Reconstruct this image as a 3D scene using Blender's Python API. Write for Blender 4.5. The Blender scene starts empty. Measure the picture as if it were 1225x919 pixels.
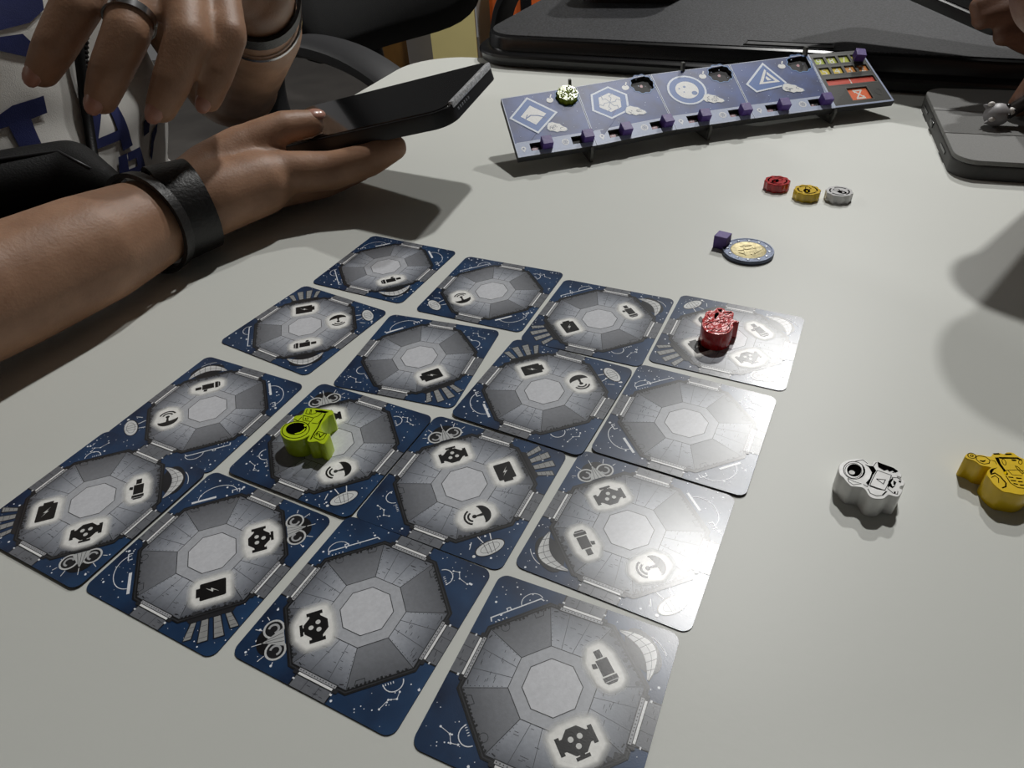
import bpy, bmesh, math, random
import numpy as np
from mathutils import Vector, Matrix, Quaternion, noise
from mathutils.geometry import tessellate_polygon
from mathutils.bvhtree import BVHTree

random.seed(7)
SC = bpy.context.scene
COL = SC.collection
TZ = 0.74                      # height of the white table top above the floor; trace tables are measured from it

# ---------------------------------------------------------------- camera
cam_data = bpy.data.cameras.new('camera')
cam_data.sensor_fit = 'HORIZONTAL'
cam_data.sensor_width = 36.0
cam_data.lens = 24.29
cam_data.clip_start = 0.01
cam_data.clip_end = 50
camera = bpy.data.objects.new('camera', cam_data)
COL.objects.link(camera)
PITCH, ROLL = math.radians(39.13), math.radians(4.088)
_r = Vector((1, 0, 0)); _f = Vector((0, math.cos(PITCH), -math.sin(PITCH))); _d = _f.cross(_r)
_right = _r * math.cos(ROLL) + _d * math.sin(ROLL)
_down = -_r * math.sin(ROLL) + _d * math.cos(ROLL)
camera.matrix_world = Matrix(((_right.x, -_down.x, -_f.x, 0), (_right.y, -_down.y, -_f.y, 0), (_right.z, -_down.z, -_f.z, TZ + 0.1805), (0, 0, 0, 1)))
SC.camera = camera

# ---------------------------------------------------------------- world, exposure, lamps
world = bpy.data.worlds.new('world'); SC.world = world; world.use_nodes = True
world.node_tree.nodes['Background'].inputs[0].default_value = (0.9, 0.95, 1.0, 1)
world.node_tree.nodes['Background'].inputs[1].default_value = 0.02
SC.view_settings.view_transform = 'Standard'
SC.view_settings.look = 'None'
SC.view_settings.gamma = 1.0
SC.view_settings.exposure = -0.48
SC.view_settings.use_curve_mapping = False
CEIL_Z = 2.52
# ceiling downlights (x, y, watts, diameter); the last is added to brighten the pillar
LAMPS = [(0.57, 1.27, 31, 0.10), (1.12, 2.14, 43, 0.10), (-2.5, 2.1, 32, 0.10)]

TILE_POSE = {1: (-62.52, 327.64, -28.73), 2: (-6.75, 295.42, -26.79), 3: (42.36, 264.1, -27.54), 4: (95.59, 242.11, -28.12), 5: (-95.81, 275.6, -33.9), 6: (-39.78, 244.78, -21.86), 7: (12.89, 214.64, -30.36), 8: (64.6, 190.06, -29.52), 9: (-125.34, 219.26, -28.3), 11: (-69.47, 192.83, -28.92), 12: (-19.2, 167.53, -28.42), 13: (34.4, 142.35, -29.58), 10: (-152.23, 171.91, -29.57), 14: (-101.79, 145.12, -29.3), 15: (-48.03, 119.22, -29.12), 16: (5.0, 91.77, -26.51)}
MEEPLE_TRACE = {'white': {'outline': [(105.69, 154.69), (107.08, 156.85), (108.93, 158.07), (111.41, 158.76), (113.82, 158.89), (115.69, 158.56), (116.48, 157.31), (116.69, 155.9), (117.46, 155.92), (118.41, 157.12), (119.95, 157.2), (120.92, 156.04), (122.05, 154.91), (123.48, 153.72), (124.44, 152.62), (124.61, 151.25), (124.63, 150.22), (123.87, 149.32), (122.95, 149.85), (122.84, 149.07), (124.11, 148.19), (124.02, 146.89), (122.99, 145.69), (121.89, 145.49), (121.46, 144.85), (121.91, 144.2), (120.86, 142.69), (119.21, 141.38), (117.79, 141.72), (116.82, 142.36), (115.57, 141.72), (114.29, 141.01), (112.41, 141.06), (111.07, 141.6), (110.36, 142.84), (110.41, 144.75), (109.87, 146.08), (108.2, 146.67), (106.73, 147.03), (106.04, 148.84), (105.75, 150.86), (105.18, 152.25)], 'fills': [('K', [(115.09, 156.06), (116.07, 155.27), (117.41, 154.91), (117.47, 152.85), (115.49, 151.02), (113.56, 148.55), (112.1, 146.73), (111.88, 148.06), (113.97, 149.84), (115.75, 152.34), (115.78, 154.61)]), ('K', [(119.58, 156.77), (120.77, 155.73), (123.44, 153.63), (124.29, 151.96), (123.04, 151.41), (122.51, 152.36), (121.36, 152.02), (121.14, 152.95), (119.99, 152.61), (119.5, 153.33), (118.79, 154.31)]), ('K', [(112.55, 153.0), (111.98, 152.23), (111.29, 151.61), (110.52, 151.21), (109.75, 151.05), (109.06, 151.16), (108.51, 151.51), (108.16, 152.09), (108.04, 152.84), (108.16, 153.68), (108.51, 154.53), (109.07, 155.31), (109.77, 155.94), (110.55, 156.36), (111.33, 156.52), (112.03, 156.41), (112.59, 156.04), (112.94, 155.45), (113.05, 154.69), (112.91, 153.84)]), ('P', [(110.19, 152.44), (109.99, 152.2), (109.73, 152.04), (109.44, 151.96), (109.15, 151.96), (108.87, 152.06), (108.65, 152.23), (108.5, 152.47), (108.44, 152.75), (108.47, 153.04), (108.59, 153.32), (108.8, 153.55), (109.05, 153.72), (109.35, 153.8), (109.65, 153.8), (109.92, 153.7), (110.14, 153.52), (110.29, 153.28), (110.35, 153.0), (110.32, 152.71)]), ('K', [(113.94, 155.71), (114.15, 154.31), (113.54, 152.33), (112.15, 150.9), (110.33, 150.1), (112.03, 151.36), (113.16, 152.82), (113.77, 154.58)]), ('K', [(119.15, 148.01), (121.09, 149.37), (121.2, 148.92), (119.63, 147.31), (119.41, 145.82), (120.43, 145.93), (119.02, 144.99), (118.49, 145.91), (117.49, 145.14)]), ('K', [(114.08, 142.28), (116.3, 143.97), (116.91, 143.91), (114.94, 142.41)]), ('K', [(120.9, 148.28), (121.44, 147.36), (120.28, 145.95), (120.11, 146.61)]), ('K', [(118.9, 143.73), (119.42, 143.46), (118.88, 142.67), (118.52, 142.91)]), ('K', [(122.61, 148.12), (123.18, 147.63), (122.63, 147.02), (122.22, 147.5)])], 'lines': [([(113.55, 152.62), (112.74, 151.53), (111.73, 150.67), (110.6, 150.11), (109.48, 149.91), (108.45, 150.08), (107.62, 150.6), (107.08, 151.44), (106.86, 152.5), (107.01, 153.7), (107.5, 154.91), (108.29, 156.02), (109.32, 156.92), (110.46, 157.5), (111.62, 157.71), (112.67, 157.54), (113.51, 156.99), (114.05, 156.12), (114.24, 155.03), (114.06, 153.82)], 0.188, 1), ([(112.56, 152.67), (111.89, 151.74), (111.05, 150.99), (110.14, 150.5), (109.23, 150.31), (108.41, 150.43), (107.77, 150.85), (107.36, 151.54), (107.22, 152.44), (107.37, 153.44), (107.8, 154.47), (108.47, 155.42), (109.31, 156.19), (110.24, 156.7), (111.17, 156.9), (112.0, 156.78), (112.65, 156.33), (113.06, 155.62), (113.18, 154.71), (113.01, 153.69)], 0.126, 1), ([(112.63, 157.7), (115.34, 158.13), (116.15, 156.19)], 0.157, 0), ([(107.07, 150.51), (108.25, 149.07), (110.29, 147.78), (107.62, 147.6), (106.76, 148.99), (107.07, 150.51)], 0.157, 0), ([(117.88, 153.04), (114.56, 149.34), (112.65, 146.9), (116.34, 144.39), (119.47, 147.98), (121.28, 150.46), (120.33, 151.22), (117.88, 153.04)], 0.157, 1), ([(115.91, 149.43), (117.06, 146.99), (118.52, 148.73), (115.91, 149.43)], 0.188, 1), ([(111.39, 145.51), (111.33, 143.59), (112.71, 142.41), (114.29, 142.39)], 0.188, 0), ([(112.41, 146.7), (114.32, 145.23), (116.49, 144.38)], 0.283, 0), ([(110.82, 147.51), (111.6, 146.35), (112.72, 147.76)], 0.157, 0), ([(117.49, 145.14), (118.36, 142.93), (119.39, 142.41), (120.12, 143.61)], 0.157, 0), ([(120.88, 149.61), (122.65, 149.22), (123.39, 148.04)], 0.157, 0), ([(117.41, 154.91), (119.16, 156.58)], 0.157, 0), ([(120.99, 155.48), (119.76, 153.54)], 0.126, 0), ([(121.85, 154.47), (120.66, 152.99)], 0.126, 0), ([(122.1, 151.5), (124.13, 151.97)], 0.188, 0)]}, 'green': {'outline': [(-87.38, 192.03), (-87.47, 194.03), (-86.37, 196.08), (-84.67, 197.02), (-83.47, 197.56), (-83.89, 198.99), (-83.27, 200.38), (-81.42, 200.75), (-80.69, 201.09), (-80.42, 202.8), (-80.04, 204.51), (-78.1, 204.52), (-73.7, 203.51), (-70.02, 202.47), (-68.87, 201.4), (-68.96, 199.73), (-70.3, 198.73), (-71.2, 196.87), (-72.08, 194.93), (-72.23, 193.18), (-71.61, 191.12), (-69.98, 189.48), (-68.28, 188.91), (-68.34, 187.6), (-68.92, 185.02), (-69.67, 183.53), (-71.08, 184.05), (-72.43, 185.14), (-73.9, 185.0), (-75.26, 185.14), (-76.18, 186.0), (-76.08, 187.43), (-75.81, 188.52), (-77.62, 187.11), (-79.82, 186.37), (-82.21, 186.62), (-84.46, 187.81), (-86.43, 189.96)], 'fills': [('K', [(-77.56, 193.4), (-77.44, 192.58), (-77.56, 191.79), (-77.9, 191.08), (-78.44, 190.47), (-79.14, 190.02), (-79.98, 189.73), (-80.89, 189.64), (-81.84, 189.74), (-82.75, 190.02), (-83.6, 190.48), (-84.32, 191.08), (-84.87, 191.8), (-85.22, 192.59), (-85.35, 193.4), (-85.25, 194.2), (-84.93, 194.93), (-84.4, 195.55), (-83.68, 196.02), (-82.84, 196.31), (-81.9, 196.41), (-80.94, 196.31), (-80.01, 196.02), (-79.15, 195.54), (-78.44, 194.92), (-77.89, 194.19)]), ('P', [(-77.88, 194.23), (-77.87, 194.05), (-77.91, 193.9), (-77.99, 193.79), (-78.11, 193.73), (-78.26, 193.71), (-78.41, 193.76), (-78.57, 193.85), (-78.7, 193.99), (-78.8, 194.15), (-78.85, 194.33), (-78.86, 194.5), (-78.82, 194.65), (-78.74, 194.76), (-78.62, 194.83), (-78.47, 194.84), (-78.31, 194.8), (-78.16, 194.7), (-78.03, 194.57), (-77.93, 194.4)]), ('P', [(-81.55, 190.34), (-79.68, 190.83), (-78.57, 192.1), (-78.13, 193.05), (-77.83, 192.52), (-78.2, 191.07), (-79.54, 190.08), (-81.17, 189.81)]), ('K', [(-76.22, 202.88), (-73.53, 202.48), (-70.55, 201.37), (-71.81, 200.56), (-72.56, 200.9), (-75.5, 201.74)]), ('K', [(-79.13, 198.74), (-77.91, 198.72), (-77.9, 197.68), (-79.03, 197.8)]), ('P', [(-78.14, 198.22), (-78.13, 198.11), (-78.16, 198.01), (-78.21, 197.94), (-78.29, 197.9), (-78.38, 197.89), (-78.49, 197.92), (-78.58, 197.98), (-78.67, 198.07), (-78.73, 198.18), (-78.77, 198.29), (-78.78, 198.4), (-78.75, 198.5), (-78.69, 198.58), (-78.62, 198.62), (-78.52, 198.63), (-78.42, 198.6), (-78.32, 198.54), (-78.24, 198.45), (-78.17, 198.34)])], 'lines': [([(-76.49, 192.94), (-76.34, 191.95), (-76.41, 191.0), (-76.69, 190.1), (-77.19, 189.32), (-77.87, 188.67), (-78.71, 188.18), (-79.67, 187.88), (-80.7, 187.77), (-81.77, 187.87), (-82.83, 188.15), (-83.83, 188.63), (-84.74, 189.27), (-85.51, 190.04), (-86.12, 190.93), (-86.52, 191.88), (-86.71, 192.86), (-86.67, 193.83), (-86.4, 194.74), (-85.92, 195.55), (-85.24, 196.23), (-84.39, 196.74), (-83.42, 197.06), (-82.36, 197.17), (-81.26, 197.08), (-80.17, 196.77), (-79.14, 196.28), (-78.23, 195.61), (-77.46, 194.81), (-76.87, 193.9)], 0.245, 1), ([(-71.76, 200.29), (-72.78, 196.02), (-73.38, 192.55), (-74.23, 189.67), (-74.77, 187.06), (-75.02, 186.6)], 0.419, 0), ([(-79.36, 203.75), (-79.45, 201.38), (-77.93, 200.69), (-77.93, 203.59)], 0.21, 0), ([(-77.57, 203.55), (-77.4, 200.64), (-75.71, 200.98), (-74.88, 202.2)], 0.21, 0), ([(-80.12, 200.3), (-79.77, 197.52), (-76.63, 196.42), (-75.95, 198.4), (-80.12, 200.3)], 0.21, 1), ([(-75.82, 198.65), (-74.37, 199.27), (-73.27, 200.98)], 0.21, 0), ([(-76.14, 195.61), (-73.61, 194.84), (-72.69, 197.54)], 0.21, 0), ([(-72.96, 189.93), (-73.06, 188.38)], 0.35, 0), ([(-72.35, 189.53), (-71.53, 187.3), (-70.32, 189.07)], 0.35, 0), ([(-73.63, 189.12), (-73.84, 187.44), (-71.37, 185.75), (-70.14, 186.34), (-69.39, 188.93), (-72.86, 190.51), (-73.63, 189.12)], 0.21, 1), ([(-83.27, 198.67), (-81.6, 197.21), (-80.65, 199.42)], 0.21, 0), ([(-76.89, 195.94), (-77.48, 194.49)], 0.28, 0)]}, 'red': {'outline': [(82.95, 241.17), (83.22, 243.07), (83.98, 244.66), (84.09, 246.05), (85.34, 247.6), (87.06, 251.12), (89.03, 252.5), (90.85, 252.08), (92.24, 253.67), (93.96, 254.03), (95.58, 252.93), (96.11, 251.4), (98.41, 250.52), (98.78, 248.73), (97.26, 245.5), (97.47, 243.89), (99.1, 242.73), (98.56, 241.96), (96.26, 241.58), (95.66, 239.01), (94.45, 236.99), (92.66, 235.06), (90.51, 233.99), (88.0, 233.77), (85.77, 234.58), (84.04, 236.13), (82.95, 238.43)], 'fills': [('K', [(90.7, 249.78), (92.47, 250.42), (92.16, 248.72), (90.4, 246.38), (89.41, 245.09), (89.63, 247.04)]), ('K', [(92.55, 252.45), (94.49, 252.49), (94.17, 250.78), (93.24, 250.32)]), ('K', [(95.7, 250.0), (98.09, 249.98), (97.89, 248.73), (95.54, 249.44)])], 'lines': [([(87.31, 249.64), (87.8, 246.71), (87.06, 245.11), (86.27, 246.91)], 0.275, 0), ([(93.78, 237.94), (93.28, 236.98), (92.51, 236.18), (91.52, 235.59), (90.38, 235.25), (89.16, 235.18), (87.94, 235.39), (86.81, 235.86), (85.84, 236.57), (85.09, 237.46), (84.62, 238.48), (84.46, 239.56), (84.63, 240.62), (85.11, 241.6), (85.88, 242.43), (86.88, 243.04), (88.04, 243.39), (89.29, 243.46), (90.53, 243.24), (91.68, 242.75), (92.65, 242.03), (93.39, 241.12), (93.84, 240.08), (93.97, 239.0)], 0.244, 1), ([(91.62, 245.65), (93.91, 247.06), (95.58, 245.15), (97.27, 246.63)], 0.275, 0), ([(89.8, 243.63), (92.38, 244.99), (93.74, 243.13), (91.47, 241.75), (89.8, 243.63)], 0.244, 1), ([(94.55, 250.44), (94.53, 248.13), (96.76, 248.13)], 0.244, 0), ([(84.66, 243.17), (86.46, 244.06), (87.69, 242.79)], 0.275, 0), ([(85.81, 236.99), (87.43, 238.41), (88.49, 236.65), (90.42, 238.04)], 0.244, 0), ([(92.22, 237.81), (94.02, 239.77), (95.24, 241.83)], 0.214, 0)]}, 'yellow': {'outline': [(148.57, 156.31), (149.94, 157.67), (151.61, 157.93), (152.88, 156.95), (154.49, 156.57), (155.86, 155.79), (157.12, 155.88), (158.28, 156.83), (160.24, 157.06), (161.65, 156.36), (162.95, 157.0), (164.83, 156.6), (165.39, 155.05), (166.2, 153.91), (167.24, 153.18), (168.44, 152.22), (168.61, 150.14), (167.22, 147.02), (166.09, 144.35), (163.63, 141.85), (160.13, 139.5), (157.3, 138.63), (155.25, 139.01), (153.69, 139.73), (152.01, 140.27), (151.3, 141.49), (150.74, 143.47), (150.8, 145.83), (150.93, 147.81), (152.32, 149.7), (153.84, 150.77), (152.65, 151.3), (151.29, 152.05), (150.83, 153.35), (149.97, 154.48), (148.88, 155.22)], 'fills': [('K', [(157.79, 154.96), (158.93, 154.85), (158.0, 152.01), (157.7, 147.55), (157.07, 147.01), (156.67, 148.05), (157.08, 149.23), (157.11, 151.27), (157.42, 153.32)]), ('K', [(159.05, 155.05), (164.9, 154.25), (165.71, 153.12), (165.18, 152.76), (164.25, 153.69), (158.93, 154.34)]), ('K', [(158.14, 156.85), (160.07, 156.78), (160.26, 156.08), (158.26, 156.28)]), ('K', [(161.94, 156.33), (163.87, 156.27), (163.93, 155.62), (161.74, 155.76)]), ('K', [(152.65, 149.26), (153.78, 150.16), (156.09, 150.55), (154.51, 149.89), (153.16, 148.6), (152.18, 147.69)]), ('K', [(162.43, 153.66), (163.87, 153.3), (163.51, 152.71), (162.21, 153.05)]), ('K', [(152.25, 154.25), (153.28, 153.94), (154.36, 154.25), (153.62, 153.49), (152.79, 153.36), (152.17, 153.84)]), ('P', [(157.45, 147.98), (157.32, 147.79), (157.15, 147.63), (156.97, 147.5), (156.8, 147.43), (156.64, 147.41), (156.52, 147.46), (156.45, 147.55), (156.43, 147.7), (156.47, 147.87), (156.56, 148.06), (156.69, 148.25), (156.86, 148.41), (157.04, 148.54), (157.22, 148.62), (157.37, 148.63), (157.49, 148.59), (157.56, 148.49), (157.58, 148.34), (157.54, 148.17)]), ('K', [(157.01, 146.42), (158.42, 146.08), (158.33, 145.69), (156.92, 146.03)]), ('K', [(159.13, 145.81), (160.67, 145.46), (160.58, 145.08), (159.0, 145.35)]), ('K', [(156.91, 145.04), (158.4, 144.62), (158.31, 144.23), (156.91, 144.56)]), ('K', [(158.81, 144.34), (160.19, 143.97), (159.96, 143.6), (158.82, 143.87)]), ('K', [(156.94, 143.66), (158.09, 143.16), (158.0, 142.78), (156.95, 143.19)]), ('K', [(158.52, 142.92), (159.77, 142.61), (159.55, 142.24), (158.5, 142.42)])], 'lines': [([(151.94, 155.91), (151.63, 155.61), (151.27, 155.39), (150.87, 155.29), (150.48, 155.3), (150.14, 155.43), (149.87, 155.67), (149.71, 155.98), (149.68, 156.35), (149.76, 156.74), (149.97, 157.1), (150.27, 157.4), (150.64, 157.62), (151.04, 157.72), (151.43, 157.71), (151.78, 157.57), (152.04, 157.34), (152.2, 157.02), (152.24, 156.65), (152.14, 156.26)], 0.197, 1), ([(151.3, 156.29), (151.2, 156.18), (151.07, 156.1), (150.92, 156.07), (150.78, 156.07), (150.66, 156.12), (150.57, 156.2), (150.51, 156.31), (150.5, 156.45), (150.53, 156.58), (150.6, 156.71), (150.71, 156.82), (150.84, 156.9), (150.99, 156.93), (151.13, 156.93), (151.25, 156.88), (151.34, 156.8), (151.4, 156.68), (151.41, 156.55), (151.38, 156.42)], 0.197, 1), ([(152.16, 155.95), (153.39, 156.25), (155.05, 155.45), (155.53, 153.93), (154.44, 152.57), (152.72, 152.45), (151.69, 153.26), (151.48, 154.75), (152.16, 155.95)], 0.197, 1), ([(152.29, 147.88), (153.88, 148.33), (154.65, 146.65), (154.75, 143.87), (153.86, 142.4), (152.44, 141.95)], 0.338, 0), ([(151.66, 146.54), (153.21, 147.19), (153.65, 145.95), (152.55, 144.08)], 0.197, 0), ([(160.1, 152.95), (159.96, 152.53), (159.77, 152.13), (159.56, 151.78), (159.33, 151.52), (159.12, 151.38), (158.94, 151.37), (158.81, 151.48), (158.74, 151.72), (158.74, 152.05), (158.81, 152.45), (158.95, 152.87), (159.13, 153.27), (159.35, 153.63), (159.58, 153.89), (159.79, 154.03), (159.98, 154.05), (160.11, 153.93), (160.17, 153.69), (160.17, 153.35)], 0.141, 1), ([(165.1, 152.14), (164.89, 151.85), (164.65, 151.6), (164.4, 151.4), (164.16, 151.28), (163.96, 151.26), (163.81, 151.32), (163.74, 151.47), (163.74, 151.69), (163.82, 151.96), (163.97, 152.25), (164.18, 152.54), (164.42, 152.79), (164.67, 152.99), (164.92, 153.11), (165.12, 153.14), (165.26, 153.07), (165.34, 152.92), (165.33, 152.7), (165.25, 152.43)], 0.141, 1), ([(157.92, 149.15), (161.94, 148.95), (163.54, 148.19)], 0.141, 0), ([(156.54, 146.86), (156.12, 143.74), (157.19, 141.69), (159.14, 141.12)], 0.225, 0), ([(155.95, 153.88), (156.86, 153.38), (156.61, 151.94)], 0.141, 0), ([(161.89, 150.8), (161.78, 149.17), (162.0, 147.13), (162.65, 147.47), (162.54, 149.92), (162.17, 150.77)], 0.169, 0), ([(158.48, 149.09), (158.72, 147.05), (161.53, 146.38)], 0.141, 0)]}}
SHIRT_LOOPS = [('letter_t', [[(-0.0546, 0.0465), (-0.0333, 0.052), (-0.0096, 0.0514), (-0.0115, 0.0403), (-0.0251, 0.0402), (-0.0577, 0.0414)], [(-0.0411, 0.042), (-0.0245, 0.0405), (-0.0259, 0.0236), (-0.0409, 0.0249)]]), ('letter_a', [[(0.0088, 0.0111), (0.0317, 0.0353), (0.0389, 0.0313), (0.0188, 0.0075)], [(0.0436, 0.0267), (0.055, 0.0273), (0.0586, -0.0092), (0.0443, -0.0085)], [(0.0144, 0.0109), (0.0447, 0.0086), (0.0455, 0.0007), (0.0108, 0.0045)]]), ('accent_mark', [[(0.0836, 0.0011), (0.0978, 0.0034), (0.0893, -0.0098), (0.0791, -0.0099)]]), ('letter_c', [[(0.0809, -0.0273), (0.0938, -0.0124), (0.1086, -0.0072), (0.1027, -0.0145), (0.0927, -0.0203), (0.082, -0.032)]]), ('side_mark', [[(0.1044, 0.0132), (0.1168, 0.0143), (0.1144, -0.002), (0.1069, -0.0046)]]), ('sleeve_mark', [[(0.0919, 0.0547), (0.1059, 0.0557), (0.1122, 0.0469), (0.0949, 0.0404)]]), ('numeral_eight', [[(0.0367, -0.0105), (0.0478, -0.0118), (0.0441, -0.0283), (0.0323, -0.0255)], [(0.0489, -0.0122), (0.0682, -0.0144), (0.0686, -0.0216), (0.0469, -0.0183)], [(0.0588, -0.0189), (0.0683, -0.0205), (0.0692, -0.0312), (0.0568, -0.0304)], [(0.0437, -0.0241), (0.0689, -0.029), (0.069, -0.0342), (0.0426, -0.0287)]]), ('chest_band', [[(-0.0142, 0.1188), (0.0233, 0.1124), (0.0175, 0.0992), (0.003, 0.0942), (-0.0288, 0.0947)], [(-0.0303, 0.0923), (-0.0054, 0.0895), (0.0022, 0.0766), (-0.0035, 0.0735), (-0.0333, 0.0874)]]), ('side_letter', [[(0.1124, 0.0971), (0.1548, 0.0898), (0.1395, 0.0715), (0.104, 0.077)]])]
LANYARD = [(0.0719, 0.1363), (0.0065, 0.0027)]
JOINT = {'r_arm': [(-0.2234, 0.274, 0.032, 0.031), (-0.198, 0.3092, 0.031, 0.0285), (-0.1764, 0.3549, 0.027, 0.0215)], 'r_palm': [(-0.1778, 0.3576, 0.0258, 0.0215), (-0.1554, 0.3715, 0.0271, 0.0195), (-0.1357, 0.3872, 0.0273, 0.018)], 'r_thenar': [(-0.1694, 0.3658, 0.0311, 0.018), (-0.1619, 0.3883, 0.0367, 0.015), (-0.1451, 0.402, 0.0439, 0.012)], 'r_thumb': [(-0.1451, 0.402, 0.0439, 0.0115), (-0.1224, 0.415, 0.0488, 0.0095), (-0.1085, 0.4251, 0.0469, 0.0078)], 'r_index': [(-0.1335, 0.3933, 0.0301, 0.013), (-0.0966, 0.4006, 0.0264, 0.0112), (-0.0741, 0.4017, 0.0309, 0.0096), (-0.0586, 0.4037, 0.0365, 0.0075)], 'r_middle': [(-0.1374, 0.3978, 0.0198, 0.013), (-0.1086, 0.4164, 0.014, 0.0105), (-0.0871, 0.4326, 0.015, 0.0088), (-0.0744, 0.4467, 0.0197, 0.007)], 'r_ring': [(-0.1466, 0.4126, 0.0141, 0.0125), (-0.1255, 0.4409, 0.0061, 0.01), (-0.1036, 0.4635, 0.0086, 0.008), (-0.094, 0.4797, 0.0158, 0.0068)], 'r_pinky': [(-0.158, 0.4284, 0.0099, 0.0115), (-0.1449, 0.4646, 0.0036, 0.0085), (-0.1299, 0.4888, 0.008, 0.0072), (-0.1229, 0.502, 0.0147, 0.0062)], 'l_arm': [(-0.2159, 0.644, 0.0212, 0.034), (-0.167, 0.5598, 0.0762, 0.031), (-0.1409, 0.487, 0.1135, 0.025)], 'l_palm': [(-0.1409, 0.487, 0.1135, 0.024), (-0.1517, 0.4542, 0.1287, 0.021), (-0.1631, 0.4362, 0.1383, 0.02)], 'l_palm2': [(-0.1469, 0.4814, 0.1225, 0.02), (-0.1691, 0.4269, 0.1427, 0.016), (-0.1835, 0.4222, 0.1448, 0.014)], 'l_index': [(-0.1878, 0.4173, 0.142, 0.0125), (-0.1982, 0.3841, 0.1217, 0.0108), (-0.2101, 0.3723, 0.1072, 0.0095), (-0.2198, 0.3709, 0.0976, 0.0078)], 'l_middle': [(-0.1716, 0.4186, 0.1372, 0.0125), (-0.1745, 0.3769, 0.1113, 0.0108), (-0.1845, 0.3645, 0.0961, 0.0096), (-0.1922, 0.3623, 0.0855, 0.0078)], 'l_ring': [(-0.1558, 0.4245, 0.1318, 0.012), (-0.1481, 0.3805, 0.1062, 0.0104), (-0.1575, 0.367, 0.0897, 0.0092), (-0.1662, 0.3642, 0.0783, 0.0075)], 'l_pinky': [(-0.1438, 0.4373, 0.1238, 0.0108), (-0.133, 0.397, 0.1028, 0.0092), (-0.1409, 0.3843, 0.0871, 0.0082), (-0.1482, 0.3818, 0.0762, 0.0068)], 'l_thumb': [(-0.1532, 0.4541, 0.1444, 0.0145), (-0.189, 0.4414, 0.1605, 0.0125), (-0.2181, 0.4199, 0.15, 0.0105), (-0.235, 0.4115, 0.1395, 0.0085)], 's_hand': [(0.3786, 0.5001, 0.0663, 0.02), (0.4003, 0.5041, 0.0712, 0.022)], 's_f1': [(0.3754, 0.503, 0.0778, 0.009), (0.3415, 0.4977, 0.0759, 0.0078), (0.3223, 0.4926, 0.0698, 0.0064)], 's_f2': [(0.376, 0.4932, 0.0658, 0.0092), (0.3407, 0.4875, 0.0666, 0.0082), (0.3238, 0.487, 0.0629, 0.0066)], 's_f3': [(0.3749, 0.4835, 0.0538, 0.009), (0.3523, 0.4835, 0.0538, 0.008), (0.3389, 0.4827, 0.0528, 0.0064)], 'device': [(0.3452, 0.5007, 0.0511, 0), (0.3141, 0.5503, 0.0646, 0)], 'pen_hand': [(0.3366, 0.4391, 0.0546, 0.0), (0.3321, 0.4402, 0.0402, 0), (0.3295, 0.4272, 0.0241, 0), (0.3326, 0.4171, 0.0118, 0)], 'cat': [(0.3195, 0.4342, 0.019, 0)], 'shadow_fist': [(0.2425, 0.2837, 0.075, 0)], 'bag': [(-0.3378, 0.4129, 0.0225, 0), (-0.2797, 0.4539, 0.0173, 0), (-0.2304, 0.4195, 0.0147, 0)]}
PHONE_FRAME = ((-0.0252, 0.3835, 0.062), (-0.8957, 0.3733, -0.2418), (0.3657, 0.9275, 0.0772), (-0.2531, 0.0193, 0.9672), 0.0777)
# ---------------------------------------------------------------- helpers
def W(x, y, z=0.0):
    return Vector((x, y, z + TZ))
def lin(c):
    c = c / 255.0
    return c / 12.92 if c <= 0.04045 else ((c + 0.055) / 1.055) ** 2.4
def rgb(r, g, b):
    return (lin(r), lin(g), lin(b))
def link(o, parent=None):
    COL.objects.link(o)
    if parent is not None:
        o.parent = parent
    return o
def tag(o, label=None, cat=None, group=None, kind=None):
    if label: o['label'] = label
    if cat: o['category'] = cat
    if group: o['group'] = group
    if kind: o['kind'] = kind
    return o
def thing(name, label, cat, loc, rz=0.0, group=None):
    o = bpy.data.objects.new(name, None)
    o.empty_display_size = 0.02
    o.location = loc; o.rotation_euler = (0, 0, rz)
    link(o)
    return tag(o, label, cat, group)
def mesh_obj(name, verts, faces, mat, parent=None, smooth=False, mats=None, fmat=None):
    me = bpy.data.meshes.new(name)
    me.from_pydata([tuple(v) for v in verts], [], faces)
    for m in (mats or [mat]): me.materials.append(m)
    if fmat is not None:
        me.polygons.foreach_set('material_index', fmat)
    if smooth:
        me.polygons.foreach_set('use_smooth', [True] * len(me.polygons))
    me.update()
    return link(bpy.data.objects.new(name, me), parent)
def bm_obj(name, bm, mat, parent=None, smooth=False, angle=None):
    me = bpy.data.meshes.new(name)
    bmesh.ops.recalc_face_normals(bm, faces=bm.faces)
    bm.to_mesh(me); bm.free()
    me.materials.append(mat)
    if smooth:
        me.polygons.foreach_set('use_smooth', [True] * len(me.polygons))
        if angle is not None:
            try: me.set_sharp_from_angle(angle=math.radians(angle))
            except Exception: pass
    return link(bpy.data.objects.new(name, me), parent)
def copy_tree(o, parent=None):
    c = o.copy(); COL.objects.link(c)
    if parent is not None: c.parent = parent
    for ch in list(o.children): copy_tree(ch, c)
    return c
def bm_box(bm, c, s, M=None, bevel=0.0, seg=2):
    r = bmesh.ops.create_cube(bm, size=1.0)
    vs = r['verts']
    bmesh.ops.scale(bm, vec=s, verts=vs)
    if bevel:
        es = list({e for v in vs for e in v.link_edges})
        rb = bmesh.ops.bevel(bm, geom=es, offset=bevel, segments=seg, profile=0.5, affect='EDGES')
        vs = list({v for f in rb['faces'] for v in f.verts} | {v for v in vs if v.is_valid})
    m = Matrix.Translation(c)
    if M is not None: m = m @ M.to_4x4()
    bmesh.ops.transform(bm, matrix=m, verts=vs)
    return vs
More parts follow.
